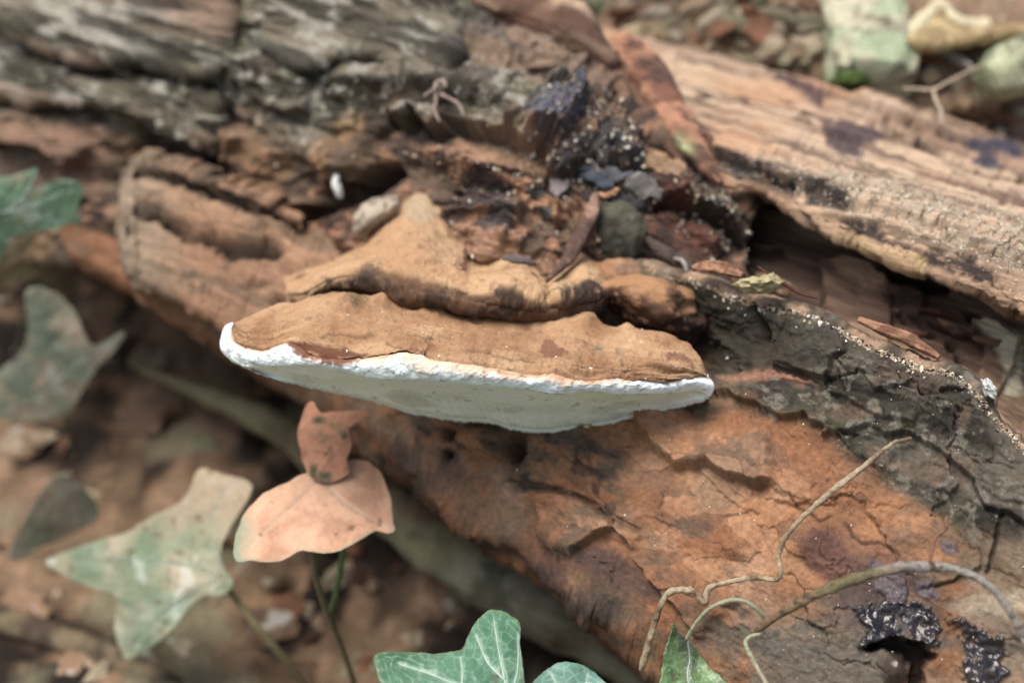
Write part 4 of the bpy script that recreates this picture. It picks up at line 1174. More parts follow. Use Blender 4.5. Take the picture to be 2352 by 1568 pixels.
leaf("ivy_leaf", [(148, 1088), (200, 1128), (228, 1180), (165, 1228), (80, 1262), (22, 1320), (28, 1250), (60, 1185), (110, 1108)], (130, 1190), 1.06, (.006, .03),
     "small narrow grey green ivy leaf beside the long lobed leaf", leafcol(lin(160, 162, 130), lin(190, 184, 158), DUST, .3, 207), veins=[[(150, 1100), (120, 1190), (40, 1290)]], mat='dusty',
     petiole=[(40, 1290, 1.09), (60, 1360, 1.10), (100, 1440, 1.09)], seed=4)

def peach(x, y, r, v):
    n = fbm(v, 60, 4, seed=209)
    c = mix(np.tile(lin(214, 160, 122), (len(x), 1)), lin(190, 136, 100), sstep(-.3, .5, n))
    g = sstep(620, 545, x + .25 * (y - 1200) + 26 * n) * sstep(1150, 1220, y) + .7 * sstep(.9, 1, r) * sstep(1160, 1230, y)
    return mix(c, lin(150, 152, 122), g * .75)
leaf("ivy_leaf", [(538, 1250), (550, 1205), (566, 1172), (604, 1135), (650, 1112), (690, 1090), (730, 1080), (790, 1062), (832, 1056), (870, 1080), (894, 1130), (903, 1190), (908, 1216), (892, 1225), (862, 1218), (812, 1250), (764, 1270), (716, 1268), (690, 1264), (640, 1290), (580, 1288), (544, 1288)], (730, 1180), .822, (.002, -.022),
     "broad ivy leaf coated in peach coloured spore dust under the shelf fungus", peach, veins=[[(735, 1100), (800, 1160), (895, 1216)], [(735, 1100), (650, 1180), (560, 1270)]], mat='dusty', vein_r=.00012,
     petiole=[(735, 1110, .846), (718, 1268, .85), (745, 1390, .87), (790, 1500, .90), (815, 1580, .93), (840, 1700, .99)], pet_col=lin(146, 132, 88), pet_r=.0019, seed=5, curl=.002)
def rusty(x, y, r, v):
    n = fbm(v, 60, 4, seed=211)
    c = mix(np.tile(lin(190, 126, 88), (len(x), 1)), lin(160, 102, 70), sstep(-.3, .5, n))
    m = 0
    for (a, b, rx, ry) in ((733, 965, 16, 9), (745, 1095, 18, 13), (815, 1075, 16, 12), (790, 1000, 8, 8), (720, 1085, 10, 20)):
        m = np.maximum(m, np.exp(-((x - a) / rx) ** 4 - ((y - b) / ry) ** 4))
    c = mix(c, lin(44, 84, 52), m * .85)
    return mix(c, lin(104, 108, 62), sstep(.3, .7, fbm(v, 110, 3, seed=212)) * .5)
leaf("ivy_leaf", [(688, 968), (700, 940), (718, 924), (738, 946), (780, 944), (852, 946), (818, 966), (800, 986), (806, 1020), (796, 1056), (804, 1086), (760, 1106), (716, 1096), (700, 1074), (690, 1036), (684, 996)], (745, 1020), .842, (0, -.008),
     "rust orange dusted ivy leaf with green holes, tucked right under the shelf fungus", rusty, mat='dusty',
     petiole=[(760, 1090, .845), (786, 1250, .862), (772, 1360, .872), (762, 1420, .885), (790, 1500, .902), (838, 1640, .965)], pet_col=lin(116, 142, 74), pet_r=.0018, seed=6, curl=.002)
leaf("ivy_leaf", [(862, 1506), (930, 1496), (1000, 1500), (1058, 1492), (1074, 1462), (1098, 1424), (1130, 1398), (1168, 1410), (1194, 1432), (1194, 1480), (1204, 1560), (1212, 1640), (1180, 1760), (1100, 1780), (1000, 1740), (920, 1660), (880, 1580)], (1100, 1600), .70, (.002, -.018),
     "glossy green ivy leaf with white veins and a blunt upright lobe", leafcol(lin(56, 98, 66, sat=.9), lin(88, 128, 100, sat=.9), lin(150, 140, 96), -.4, 213, edge=lin(120, 130, 84)), veins=[[(1170, 1680), (1100, 1600), (1000, 1552), (890, 1516)], [(1170, 1680), (1162, 1580), (1145, 1490), (1132, 1410)], [(1165, 1620), (1188, 1540), (1190, 1450)], [(1060, 1580), (1062, 1540), (1056, 1505)], [(1158, 1560), (1120, 1520), (1090, 1450)]],
     petiole=[(1170, 1690, .69), (1200, 1800, .72), (1230, 2000, .80), (1240, 2150, .86)], pet_col=lin(110, 128, 70), seed=7)
leaf("ivy_leaf", [(1218, 1580), (1236, 1552), (1262, 1532), (1304, 1518), (1352, 1534), (1392, 1568), (1420, 1620), (1400, 1700), (1320, 1740), (1240, 1700), (1210, 1640)], (1310, 1620), .705, (-.002, -.02),
     "rounded blue green ivy leaf tip beside the glossy veined leaf", leafcol(lin(72, 112, 94, sat=.85), lin(118, 152, 140, sat=.85), lin(150, 140, 96), -.5, 215), veins=[[(1310, 1700), (1290, 1600), (1262, 1540)], [(1310, 1700), (1340, 1600), (1352, 1540)]],
     petiole=[(1310, 1700, .70), (1330, 1820, .73), (1320, 2000, .81), (1310, 2150, .87)], pet_col=lin(110, 128, 70), seed=8)

def withered(x, y, r, v):
    n = fbm(v, 110, 4, seed=217)
    c = mix(np.tile(lin(84, 116, 62, sat=.85), (len(x), 1)), lin(118, 146, 92, sat=.85), sstep(-.3, .5, n))
    dd, _, _ = polydist(x, y, R(8, (240, 1390), (262, 1430), (268, 1500), (262, 1600)))
    c = mix(c, lin(110, 104, 84), np.exp(-(dd / 16) ** 2) * sstep(1640, 1480, y) * .85)
    return mix(c, lin(196, 196, 170), sstep(.5, .7, fbm(v, 900, 3, seed=218)) * .6)
leaf("withered_leaf", R(8, (212, 1356), (236, 1388), (262, 1408), (285, 1440), (310, 1475), (350, 1520), (392, 1556), (430, 1610), (460, 1680), (420, 1760), (300, 1800), (180, 1780), (120, 1700), (150, 1600), (170, 1520), (178, 1460), (192, 1420), (205, 1385)), R(8, (270, 1590))[0], .722, (.004, -.012),
     "shrivelled dusty green leaf hanging from a thin curled stalk", withered, veins=[R(8, (262, 1412), (270, 1480), (262, 1540), (280, 1640))], vein_r=.0003, curl=-.012, seed=9, wav=.004,
     petiole=[R(8, (258, 1415))[0] + (.722,), R(8, (275, 1380))[0] + (.718,), R(8, (320, 1320))[0] + (.712,), R(8, (360, 1290))[0] + (.708,), R(8, (420, 1270))[0] + (.706,), R(8, (475, 1278))[0] + (.706,), R(8, (520, 1310))[0] + (.708,), R(8, (540, 1350))[0] + (.712,), R(8, (530, 1385))[0] + (.712,), R(8, (485, 1402))[0] + (.712,), R(8, (470, 1425))[0] + (.71,), R(8, (490, 1470))[0] + (.706,), R(8, (540, 1560))[0] + (.70,), R(8, (640, 1720))[0] + (.69,)],
     pet_col=lambda v: mix(mix(np.tile(lin(172, 172, 132), (len(v), 1)), lin(128, 106, 84), sstep(-.02, -.06, v[:, 0] - P(*R(8, (420, 1270))[0], .706)[0] + .01)), lin(190, 164, 140), sstep(.2, .6, fbm(v, 120, 3, seed=220)) * .6), pet_r=.001)

def rel(pts, off):
    """put photo points just in front of the bark face"""
    q = np.array([t[:2] for t in pts], float)
    d = A_FIELD(q[:, 0], q[:, 1])
    o = np.array(off if hasattr(off, '__len__') else [off] * len(q))
    return np.stack([q[:, 0], q[:, 1], d - o], 1)

pts = R(8, (1065, 690), (1000, 708), (935, 757), (870, 812), (780, 880), (700, 950), (650, 1000), (610, 1052), (590, 1110), (597, 1170), (578, 1196), (500, 1190), (400, 1208), (340, 1228), (326, 1275), (308, 1268), (295, 1242), (230, 1234), (190, 1250), (160, 1305), (130, 1400), (105, 1490), (96, 1520))
n = len(pts)
def stem_col(a, b, seed):
    return lambda v: mix(np.tile(a, (len(v), 1)), b, sstep(-.3, .5, fbm(v, 90, 4, seed=seed)))
o = tube("dry_stem", rel(pts, [.012, .016, .02, .022, .024, .026, .026, .026, .026, .028, .028, .026, .024, .022, .024, .024, .022, .022, .022, .022, .02, .018, .016]), [.0009, .0011, .0013, .0014, .0016, .0013, .0012, .0012, .0012, .0012, .0014, .0012, .0012, .0014, .0017, .0016, .0016, .0018, .0015, .0015, .0017, .0018, .0011], 'stem', None, stem_col(lin(192, 166, 128), lin(140, 112, 80), 221), n=320, sides=10, rough=.34, seed=2)
tag(o, "dry straw coloured stem zigzagging down across the orange bark", "stem")
pts = R(8, (1640, 1800), (1560, 1600), (1470, 1400), (1420, 1312), (1370, 1242), (1300, 1190), (1220, 1160), (1150, 1152), (1050, 1150), (960, 1168), (850, 1200), (740, 1242), (640, 1292), (560, 1340), (525, 1368), (500, 1392))
VINE = empty("vine_runner", P(*rel(pts[:1], .02)[0]), "thick arching grey brown vine runner with mossy patch, over the wet black hole", "vine")
def vcol(v):
    g = np.tile(lin(150, 116, 78), (len(v), 1))
    g = mix(g, lin(112, 114, 70), sstep(.0, .4, fbm(v, 50, 3, seed=223)) * .6)
    g = mix(g, lin(168, 156, 146), sstep(.16, .19, v[:, 0]) * .85)
    g = mix(g, lin(96, 84, 70), sstep(.095, .075, v[:, 0]) * .8)
    return mix(g, lin(84, 66, 50), sstep(.3, .5, fbm(v * np.array([1, 3, 3]), 200, 3, seed=224)) * .7)
tube("runner", rel(pts, [.02, .024, .03, .034, .036, .038, .038, .038, .04, .042, .042, .042, .04, .036, .034, .032]), [.0024, .0024, .0022, .0019, .0018, .0018, .0019, .0024, .0026, .0025, .0025, .0025, .0023, .002, .0018, .0012], 'stem', VINE, vcol, n=320, sides=16, rough=.24, seed=3)
pts = R(8, (1132, 1140), (1140, 1090), (1150, 1052), (1178, 1024), (1192, 1010), (1188, 992), (1196, 970))
tube("side_twig", rel(pts, [.038, .038, .036, .034, .034, .034, .034]), [.0009, .0009, .0008, .0008, .0012, .0009, .0009], 'stem', VINE, lin(150, 104, 74), n=50, sides=7, rough=.2, seed=4)
for k, (a, b) in enumerate((((1138, 1150), (1160, 1172)), ((1140, 1146), (1122, 1132)))):
    pts = R(8, a, ((a[0] + b[0]) / 2 + 3, (a[1] + b[1]) / 2 - 2), b)
    tube("bud_scale", rel(pts, .040), [.0015, .0013, .0004], 'stem', VINE, lin(110, 84, 62), n=14, sides=7, rough=.25, seed=6 + k)

# fallen twig with a fork, resting on the litter behind the bare wood
def on_sap(x, y, off):
    i = np.argmin((SD.X - x) ** 2 + (SD.Y - y) ** 2 + 1e6 * (1 - SD.front))
    return SD.D.ravel()[i] - off
F0 = R(3, (1660, 510), (1740, 512), (1830, 515), (1900, 480), (2050, 405), (2200, 335), (2300, 280))
o_l = P(*F0[2], .955)
FT = empty("forked_twig", o_l, "thin pale forked twig lying against the litter, with one prong on bare wood", "twig")
tube("branch", [q + (d,) for q, d in zip(F0, (.97, .962, .955, .96, .985, 1.01, 1.03))], [.0009, .0012, .0014, .0013, .0012, .001, .0007], 'stem', FT, lin(196, 166, 138), n=60, sides=7, rough=.15)
F1 = R(3, (1830, 515), (1845, 580), (1875, 640), (1880, 690), (1875, 715))
tube("prong", [q + (d,) for q, d in zip(F1, (.955, .95, .945, .94, .938))], [.0013, .0012, .0012, .0011, .0008], 'stem', FT, lin(200, 172, 144), n=30, sides=7, rough=.15)

# long mossy root under the trunk
q = [(330, 850, 1.14), (480, 910, 1.10), (600, 960, 1.06), (800, 1090, 1.03), (960, 1210, 1.01), (1130, 1340, .99), (1300, 1440, .97), (1420, 1520, .96), (1700, 1720, .93)]
def root_col(v):
    c = np.tile(lin(136, 124, 86), (len(v), 1))
    c = mix(c, lin(158, 156, 128), sstep(0, .6, fbm(grain(v, .2), 30, 3, seed=231)) * .7)
    c = mix(c, lin(116, 82, 56), sstep(.05, .35, fbm(grain(v, .4), 22, 4, seed=232)) * .75)
    return mix(c, lin(60, 50, 38), sstep(.3, .6, fbm(v, 60, 3, seed=236)) * .5)
o = tube("mossy_root", q, [.004, .007, .010, .016, .020, .019, .016, .013, .012], 'stem', None, root_col, n=220, sides=40, rough=.22, seed=5)
tag(o, "long olive green mossy root running under the trunk's lower edge", "root")
q = [(-80, 1390, 1.05), (60, 1440, 1.04), (200, 1490, 1.02), (330, 1545, 1.0), (480, 1640, .98)]
o = tube("fallen_stick", q, [.009, .010, .009, .009, .008], 'stem', None, stem_col(lin(140, 118, 84), lin(92, 74, 58), 233), n=60, sides=20, rough=.2, seed=7)
tag(o, "thick brown stick on the soil under the long lobed ivy leaf", "stick")
q = [(310, 1380, 1.08), (330, 1480, 1.03), (345, 1560, 1.0), (355, 1660, .98)]
o = tube("fallen_stick", q, [.007, .008, .009, .009], 'stem', None, stem_col(lin(160, 150, 128), lin(120, 112, 90), 234), n=40, sides=18, rough=.2, seed=8)
tag(o, "short pale grey stick leaning behind the long lobed ivy leaf", "stick")
q = [(-60, 640, 1.16), (80, 590, 1.10), (180, 600, 1.08), (230, 660, 1.07), (240, 740, 1.08)]
E = leaf("dead_leaf", [(20, 560), (90, 528), (160, 540), (210, 580), (240, 640), (200, 650), (150, 690), (80, 640), (10, 680), (-60, 660), (-40, 590)], (90, 605), 1.06, (.004, .02), "dry brown olive leaf below the fresh pale green ivy leaf", leafcol(lin(120, 100, 62), lin(150, 132, 96), DUST, .1, 235), mat='dusty', petiole=[(90, 610, 1.062), (60, 700, 1.10), (40, 800, 1.14)], seed=11)

# leaves at the top edge, beyond the trunk
for k, (ol, c0, d, lab, b1, b2) in enumerate((
    ([(1010, -40), (1060, -60), (1120, -40), (1125, 0), (1092, 30), (1088, 64), (1064, 80), (1040, 40), (1020, 10)], (1070, 0), 1.10, "yellow green leaf peeping out between grey bark plate and the bare wood end", lin(160, 190, 110), lin(196, 214, 150)),
    ([(1170, -60), (1260, -80), (1310, -50), (1308, -10), (1280, 22), (1245, 30), (1205, 12), (1180, -20)], (1240, -25), 1.14, "bright green rounded leaf behind the end of the bare wood", lin(120, 176, 84), lin(156, 204, 120)))):
    leaf("ivy_leaf", ol, c0, d, (.004, -.02), lab, leafcol(b1, b2, b2, -.4, 240 + k), veins=[[(c0[0], c0[1] - 30), (c0[0] + 4, c0[1] + 10), (c0[0] + 8, c0[1] + 25)]], petiole=[(c0[0], c0[1] - 20, d), (c0[0] + 20, c0[1] - 20, d + .04), (c0[0] + 40, c0[1] + 60, d + .10)], seed=12 + k)

# dead leaves lying on the soil under the trunk
rl = np.random.default_rng(77)
for k, (x, y, sz) in enumerate(((60, 1010, 60), (330, 960, 50), (230, 1120, 55), (470, 1030, 46), (60, 1390, 52), (620, 1440, 60), (980, 1480, 55), (430, 1500, 50), (180, 1530, 60), (700, 1540, 50), (340, 820, 44))):
    gp = ground_hit(x, y)
    d = float((gp - CAM) @ FWD) - .012
    th = np.linspace(0, 2 * math.pi, 11)[:-1]
    rr = sz * rl.uniform(.55, 1.15, 10)
    ax = rl.uniform(0, 3)
    ol = [(x + r_ * math.cos(a + ax) * 1.2, y + r_ * math.sin(a + ax) * .7) for a, r_ in zip(th, rr)]
    cA = [lin(150, 112, 80), lin(118, 84, 60), lin(166, 142, 110), lin(140, 134, 100)][k % 4]
    leaf("dead_leaf", ol, (x, y), d, (rl.uniform(-.008, .008), -.02), ["tan", "dark brown", "pale buff", "grey olive"][k % 4] + " dead leaf lying on the soil under the trunk", leafcol(cA * .8, cA, DUST, -.2, 260 + k), mat='dusty', curl=rl.uniform(-.01, .02), wav=.005, seed=30 + k, nb=70, nrg=14, group="dead leaves on the soil under the trunk")

# ------------------------------------------------------------------ loose wood, litter, crumbs
def shard(name, line, wid, thick, d, mat, col, parent=None, seed=0, taper=(.5, 1, 1, .4), n=110, sides=28, amp=.18, tilt=0.0):
    """an irregular splinter: line of photo points with depths, width in photo units, thickness in metres"""
    q = np.array([(a[0], a[1], dd) for a, dd in zip(line, d)], float)
    f = catmull(q, n)
    c = P(f[:, 0], f[:, 1], f[:, 2])
    t = np.gradient(c, axis=0); t /= np.linalg.norm(t, axis=1, keepdims=True)
    nrm = -np.tile(FWD, (n, 1)) + tilt * UP
    side = np.cross(t, nrm); side /= np.linalg.norm(side, axis=1, keepdims=True)
    nrm = np.cross(side, t)
    tp = np.interp(np.linspace(0, 1, n), np.linspace(0, 1, len(taper)), taper)
    th = np.arange(sides) * 2 * math.pi / sides
    ca = np.sign(np.cos(th)) * np.abs(np.cos(th)) ** .6
    sa = np.sign(np.sin(th)) * np.abs(np.sin(th)) ** .6
    hw = wid / 2 * f[:, 2] / FPX * tp
    V = c[:, None] + (hw[:, None] * ca)[..., None] * side[:, None] + (thick / 2 * tp[:, None] ** .5 * sa)[..., None] * nrm[:, None]
    k = fbm(V.reshape(-1, 3), .9 / max(hw.mean(), 1e-4) * .5, 4, gain=.6, seed=seed).reshape(n, sides)
    aa, ii = np.meshgrid(th, np.arange(n) / n)
    kk = fbm(np.stack([np.cos(aa).ravel() * 2.2, np.sin(aa).ravel() * 2.2, ii.ravel() * 2.5], 1), 1.0, 3, seed=seed + 3, ridge=True).reshape(n, sides)
    V = c[:, None] + (V - c[:, None]) * (1 + amp * k + .14 * kk)[..., None]
    v = np.vstack([V.reshape(-1, 3), c[:1], c[-1:]])
    fc = grid_faces(n, sides, True)
    K = n * sides
    caps = np.array([[K, (j + 1) % sides, j] for j in range(sides)] + [[K + 1, (n - 1) * sides + j, (n - 1) * sides + (j + 1) % sides] for j in range(sides)])
    cc = col(v) if callable(col) else col
    return mesh_obj(name, v, np.vstack([fc[:, [0, 1, 2]], fc[:, [0, 2, 3]], caps]), mat, parent, cc)

def two(a, b, seed, fr=60, lo=-.2, hi=.4):
    return lambda v, *_: mix(np.tile(a, (len(v), 1)), b, sstep(lo, hi, fbm(v, fr, 4, seed=seed)))

# red brown splinter leaning on the bare wood
def splc(v):
    c = two(lin(186, 128, 90), lin(136, 88, 62), 301, 60)(v)
    c = mix(c, lin(70, 54, 52), sstep(.05, .35, fbm(grain(v, .4), 80, 4, seed=302)) * .75)
    q = P(*R(3, (350, 830))[0], .872)
    return mix(c, lin(200, 200, 140), np.exp(-(np.linalg.norm(v - q, axis=1) / .011) ** 4) * .85)
o = shard("wood_splinter", R(3, (30, 225), (120, 330), (230, 480), (330, 640), (420, 800), (520, 940), (610, 1050)), 60, .014, [.945, .93, .915, .90, .887, .878, .872], 'rot', splc, seed=3, taper=(.5, 1, 1.15, 1.05, 1, .7, .2), amp=.36)
tag(o, "red brown wood splinter with a yellow lichen spot leaning across bare wood", "splinter")
o = shard("wood_splinter", R(3, (20, 330), (110, 470), (200, 620), (300, 800), (400, 960)), 52, .012, [.942, .925, .91, .892, .884], 'rot', two(lin(120, 84, 64), lin(70, 56, 50), 303, 60), seed=4, taper=(.5, 1, 1, .9, .3), amp=.25)
tag(o, "dark brown wood splinter lying along the red brown splinter", "splinter")
# the bare wood's broken stub at its upper end
o = shard("broken_stub", R(2, (920, 60), (1100, 70), (1350, 160), (1600, 300), (1850, 500)), 130, .05, [1.0, .99, .975, .955, .93], 'wood', lambda v: mix(mix(np.tile(lin(184, 150, 118), (len(v), 1)), lin(120, 84, 64), sstep(-.2, .35, fbm(grain(v, .08), 70, 4, seed=305))), lin(96, 66, 52), sstep(.1, .4, fbm(grain(v, .3), 30, 3, seed=306)) * .7), LOG, seed=5, taper=(.75, 1, 1, .8, .3), amp=.32, tilt=.3, n=150, sides=48)
# chunks and slivers of the trunk around the hollow
o = shard("wood_sliver", R('a', (1560, 560), (1750, 680), (1950, 820), (2150, 960)), 40, .012, [.868, .864, .858, .85], 'rot', two(lin(120, 76, 56), lin(70, 50, 44), 309), LOG, seed=7, amp=.25)
o = shard("wood_sliver", R('a', (1660, 740), (1800, 840), (1950, 930), (2050, 1000)), 34, .012, [.864, .86, .854, .848], 'rot', two(lin(96, 78, 68), lin(60, 48, 44), 310), LOG, seed=8, amp=.25)
o = shard("wood_sliver", R('a', (1870, 880), (1930, 900), (1960, 950), (1965, 1010)), 10, .004, [.848, .846, .844, .843], 'rot', lin(170, 156, 150), LOG, seed=9, amp=.2, n=30, sides=8)
o = shard("wood_sliver", R('a', (1265, 400), (1240, 520), (1180, 640), (1110, 780), (1060, 880), (900, 1050)), 34, .009, [.862, .856, .85, .843, .838, .826], 'rot', two(lin(168, 126, 104), lin(112, 82, 68), 311), LOG, seed=10, amp=.15, taper=(.4, .9, 1, 1, .8, .2))
o = shard("wood_sliver", R('a', (560, 880), (640, 885), (720, 895), (800, 925)), 18, .005, [.838, .834, .83, .828], 'rot', lin(118, 104, 102), LOG, seed=11, amp=.2, n=30, sides=10)
o = shard("wood_sliver", R('b', (1130, 655), (1280, 720), (1420, 770), (1560, 840), (1690, 920)), 26, .008, [.776, .772, .768, .764, .760], 'rot', two(lin(190, 136, 98), lin(140, 94, 66), 312, 120), LOG, seed=12, amp=.2)
o = shard("wood_sliver", R('b', (-20, 300), (90, 285), (220, 310), (330, 350)), 26, .009, [.815, .812, .808, .803], 'rot', two(lin(186, 132, 92), lin(130, 88, 62), 313, 120), LOG, seed=13, amp=.2)
o = shard("wood_sliver", R('b', (430, 290), (600, 400), (720, 470), (840, 510)), 8, .003, [.80, .795, .79, .785], 'rot', lin(110, 60, 52), LOG, seed=14, amp=.2, n=40, sides=8)
# splinters and crumbled wood inside the hollow
rh = np.random.default_rng(19)
for k in range(16):
    bx, by = rh.uniform(500, 2150), 0
    by = 330 + (bx - 500) * .27 + rh.uniform(-70, 150)
    (x0, y0), ln = R('b', (bx, by))[0], rh.uniform(30, 110)
    i = np.argmin((SE.X - x0) ** 2 + (SE.Y - y0) ** 2 + 1e6 * (1 - SE.front))
    d0, a = SE.D.ravel()[i] - .006, rh.uniform(.1, .7)
    cA = [lin(150, 112, 80), lin(96, 66, 50), lin(186, 150, 110), lin(120, 80, 58)][k % 4]
    shard("wood_sliver", [(x0 - ln / 2, y0 - ln / 2 * a), (x0, y0 + rh.uniform(-5, 5)), (x0 + ln / 2, y0 + ln / 2 * a)], rh.uniform(7, 24), .006, [d0, d0 - .003, d0 - .001], 'rot', two(cA, cA * .5, 370 + k, 90), LOG, seed=60 + k, amp=.4, n=40, sides=14)
# blackened crumbling flakes under the splinters
fl = [((1290, 400), (1400, 430), (1500, 450), (1620, 470), (1720, 400), 30, .863), ((1500, 300), (1600, 310), (1690, 360), (1730, 400), (1720, 420), 40, .86), ((1050, 180), (1200, 190), (1330, 220), (1450, 250), (1560, 230), 22, .872),
      ((1150, 260), (1260, 260), (1330, 300), (1380, 330), (1400, 340), 24, .868), ((930, 260), (980, 300), (1010, 340), (1030, 350), (1040, 360), 34, .874), ((1290, 380), (1350, 400), (1400, 380), (1430, 360), (1440, 355), 12, .862), ((1560, 150), (1700, 140), (1820, 180), (1900, 210), (1930, 240), 40, .878)]
cols = [lin(66, 62, 66), lin(128, 120, 112), lin(110, 106, 112), lin(90, 96, 110), lin(150, 134, 132), lin(200, 140, 94), lin(196, 152, 108)]
for k, (a, b, c, d_, e, w, dd) in enumerate(fl):
    shard("bark_flake", R('a', a, b, c, d_, e), w * 1.15, .0035, [dd + .006, dd + .002, dd, dd - .002, dd - .003], 'bark', two(cols[k], cols[k] * .55, 320 + k, 160), LOG, seed=20 + k, amp=.75, n=90, sides=26)

# root threads dangling from the torn corner of the bark plate
RT = empty("root_thread", P(*R(2, (700, 530))[0], .93), "frayed pale root threads dangling from the torn bark plate corner", "roots")
for k, pts in enumerate((((700, 525), (680, 570), (650, 590), (620, 610)), ((690, 530), (685, 590), (690, 650), (680, 700), (715, 780)), ((700, 525), (730, 515), (750, 535), (748, 555)), ((720, 600), (780, 630), (840, 670), (870, 740)))):
    tube("strand", [q + (d,) for q, d in zip(R(2, *pts), np.linspace(.897, .885, len(pts)))], np.linspace(.0014, .0008, len(pts)), 'stem', RT, lin(182, 152, 136), n=30, sides=6, rough=.3, seed=50 + k)

# small pale cast-off grub skins and chips
def bit(name, x, y, d, rx, ry, rd, rot, col, label, cat, seed, mat='chip', amp=.5):
    o = lump(name, x, y, d, rx, ry, rd, rot, mat, None, two(col, col * .7, 340 + seed, 200), amp=amp, fine=.3, sub=3, seed=seed, smooth=False)
    return tag(o, label, cat)
bit("wood_chip", *R('b', (455, 405))[0], .792, 48, 24, .010, -.05, lin(196, 176, 122), "chunky pale yellow wood chip perched on the grey bark edge", "chip", 1, amp=.5)
bit("wood_chip", *R('b', (2040, 1140))[0], .738, 12, 22, .004, -.4, lin(226, 222, 214), "white chip stuck to the top edge of the grey bark", "chip", 2)
bit("white_flake", *R('c', (1170, 960))[0], .93, 9, 27, .005, -.15, lin(236, 230, 224), "bright white flake hanging in the dark hollow behind the fungus", "flake", 3)
bit("wood_chip", *R('c', (2045, 1125))[0], .885, 8, 22, .003, .45, lin(222, 200, 170), "pale sliver of wood standing beside the fungus shoulder", "chip", 4)

# upright lichen covered stump of wood and other pieces standing in the litter
def lich(a, b, c3, seed):
    def f(v):
        c = two(a, b, seed, 40)(v)
        c = mix(c, c3, sstep(.2, .5, fbm(v, 35, 3, seed=seed + 1)) * .7)
        return mix(c, lin(90, 78, 62), sstep(.35, .5, fbm(v * np.array([1, 1, .5]), 170, 3, seed=seed + 2)) * .75)
    return f
o = shard("wood_stub", R(3, (1330, -120), (1390, 40), (1430, 200), (1450, 350), (1460, 500)), 185, .05, [1.09, 1.07, 1.05, 1.035, 1.02], 'bark', lich(lin(190, 180, 148), lin(158, 148, 120), lin(150, 166, 126), 351), seed=31, taper=(.95, .95, 1, 1.0, .85), amp=.13, n=140, sides=70)
tag(o, "upright pale wood stub speckled with green lichen, mossy at its foot", "stump")
o = lump("moss_tuft", *R(3, (1350, 465))[0], 1.0, 42, 20, .012, 0, 'soil', None, two(lin(92, 110, 40), lin(60, 72, 28), 353, 200), amp=.4, fine=.2, sub=4, seed=4)
tag(o, "small green moss tuft at the foot of the pale wood stub", "moss")
K = Strip([q + (d,) for q, d in zip(R(3, (1680, 215), (1730, 150), (1790, 80), (1850, 12), (1900, 45), (1960, 112), (2100, 135), (2230, 105), (2420, 120)), (1.02, 1.03, 1.04, 1.05, 1.05, 1.045, 1.05, 1.055, 1.07))],
          [q + (d,) for q, d in zip(R(3, (1684, 225), (1730, 255), (1790, 272), (1860, 275), (1930, 262), (2000, 255), (2120, 240), (2240, 215), (2420, 190)), (1.015, 1.01, 1.005, 1.005, 1.01, 1.015, 1.02, 1.03, 1.045))], 160, 50, bulge=-.012, rt=.003, rb=.003, back_t=.004, back_b=.004, jag=4, seed=71)
K.add(.0025 * fbm(K.p, 60, 4, seed=72))
o = K.build("curled_bark", 'bark', None, mix(two(lin(196, 166, 108), lin(158, 128, 78), 355, 50)(K.p), lin(226, 210, 170), sstep(.12, .0, K.t.ravel()) * .7))
o.modifiers.new("thickness", 'SOLIDIFY').thickness = .003
tag(o, "curled tan strip of bark lying on the litter beside the pale stub", "bark")
o = shard("wood_piece", R(3, (2120, 480), (2230, 430), (2330, 370), (2460, 320)), 110, .05, [1.0, 1.0, 1.01, 1.02], 'bark', lich(lin(184, 182, 144), lin(160, 156, 120), lin(140, 160, 110), 357), seed=33, taper=(.6, 1, 1.1, .9), amp=.2, sides=24)
tag(o, "lichen covered grey green wood piece on the litter under the curled bark", "wood")
o = shard("fallen_stick", R(3, (1760, 280), (1880, 300), (1980, 350), (2060, 400)), 20, .008, [1.04, 1.035, 1.03, 1.02], 'stem', two(lin(170, 156, 146), lin(120, 106, 96), 359, 60), seed=34, amp=.15)
tag(o, "grey stick under the curled tan bark strip", "stick")
o = shard("fallen_stick", R(3, (60, 190), (180, 180), (260, 200), (330, 230)), 38, .015, [1.06, 1.055, 1.05, 1.045], 'stem', two(lin(188, 164, 124), lin(140, 118, 84), 360, 60), seed=35, amp=.15)
tag(o, "short blond stick end on the litter above the splinters", "stick")
o = shard("broken_branch", R(3, (-160, -40), (0, 40), (140, 90), (300, 120)), 120, .05, [1.16, 1.15, 1.14, 1.13], 'bark', two(lin(120, 120, 92), lin(70, 72, 48), 361, 40), seed=36, amp=.25, sides=24)
tag(o, "mossy dark branch piece on the litter behind the splinters", "branch")
o = shard("wood_piece", R(3, (1560, 10), (1700, 10), (1900, -20), (2100, -60)), 80, .04, [1.12, 1.11, 1.12, 1.13], 'bark', two(lin(176, 160, 150), lin(130, 110, 96), 362, 40), seed=37, amp=.25, sides=24)
tag(o, "grey weathered wood piece behind the curled tan bark strip", "wood")

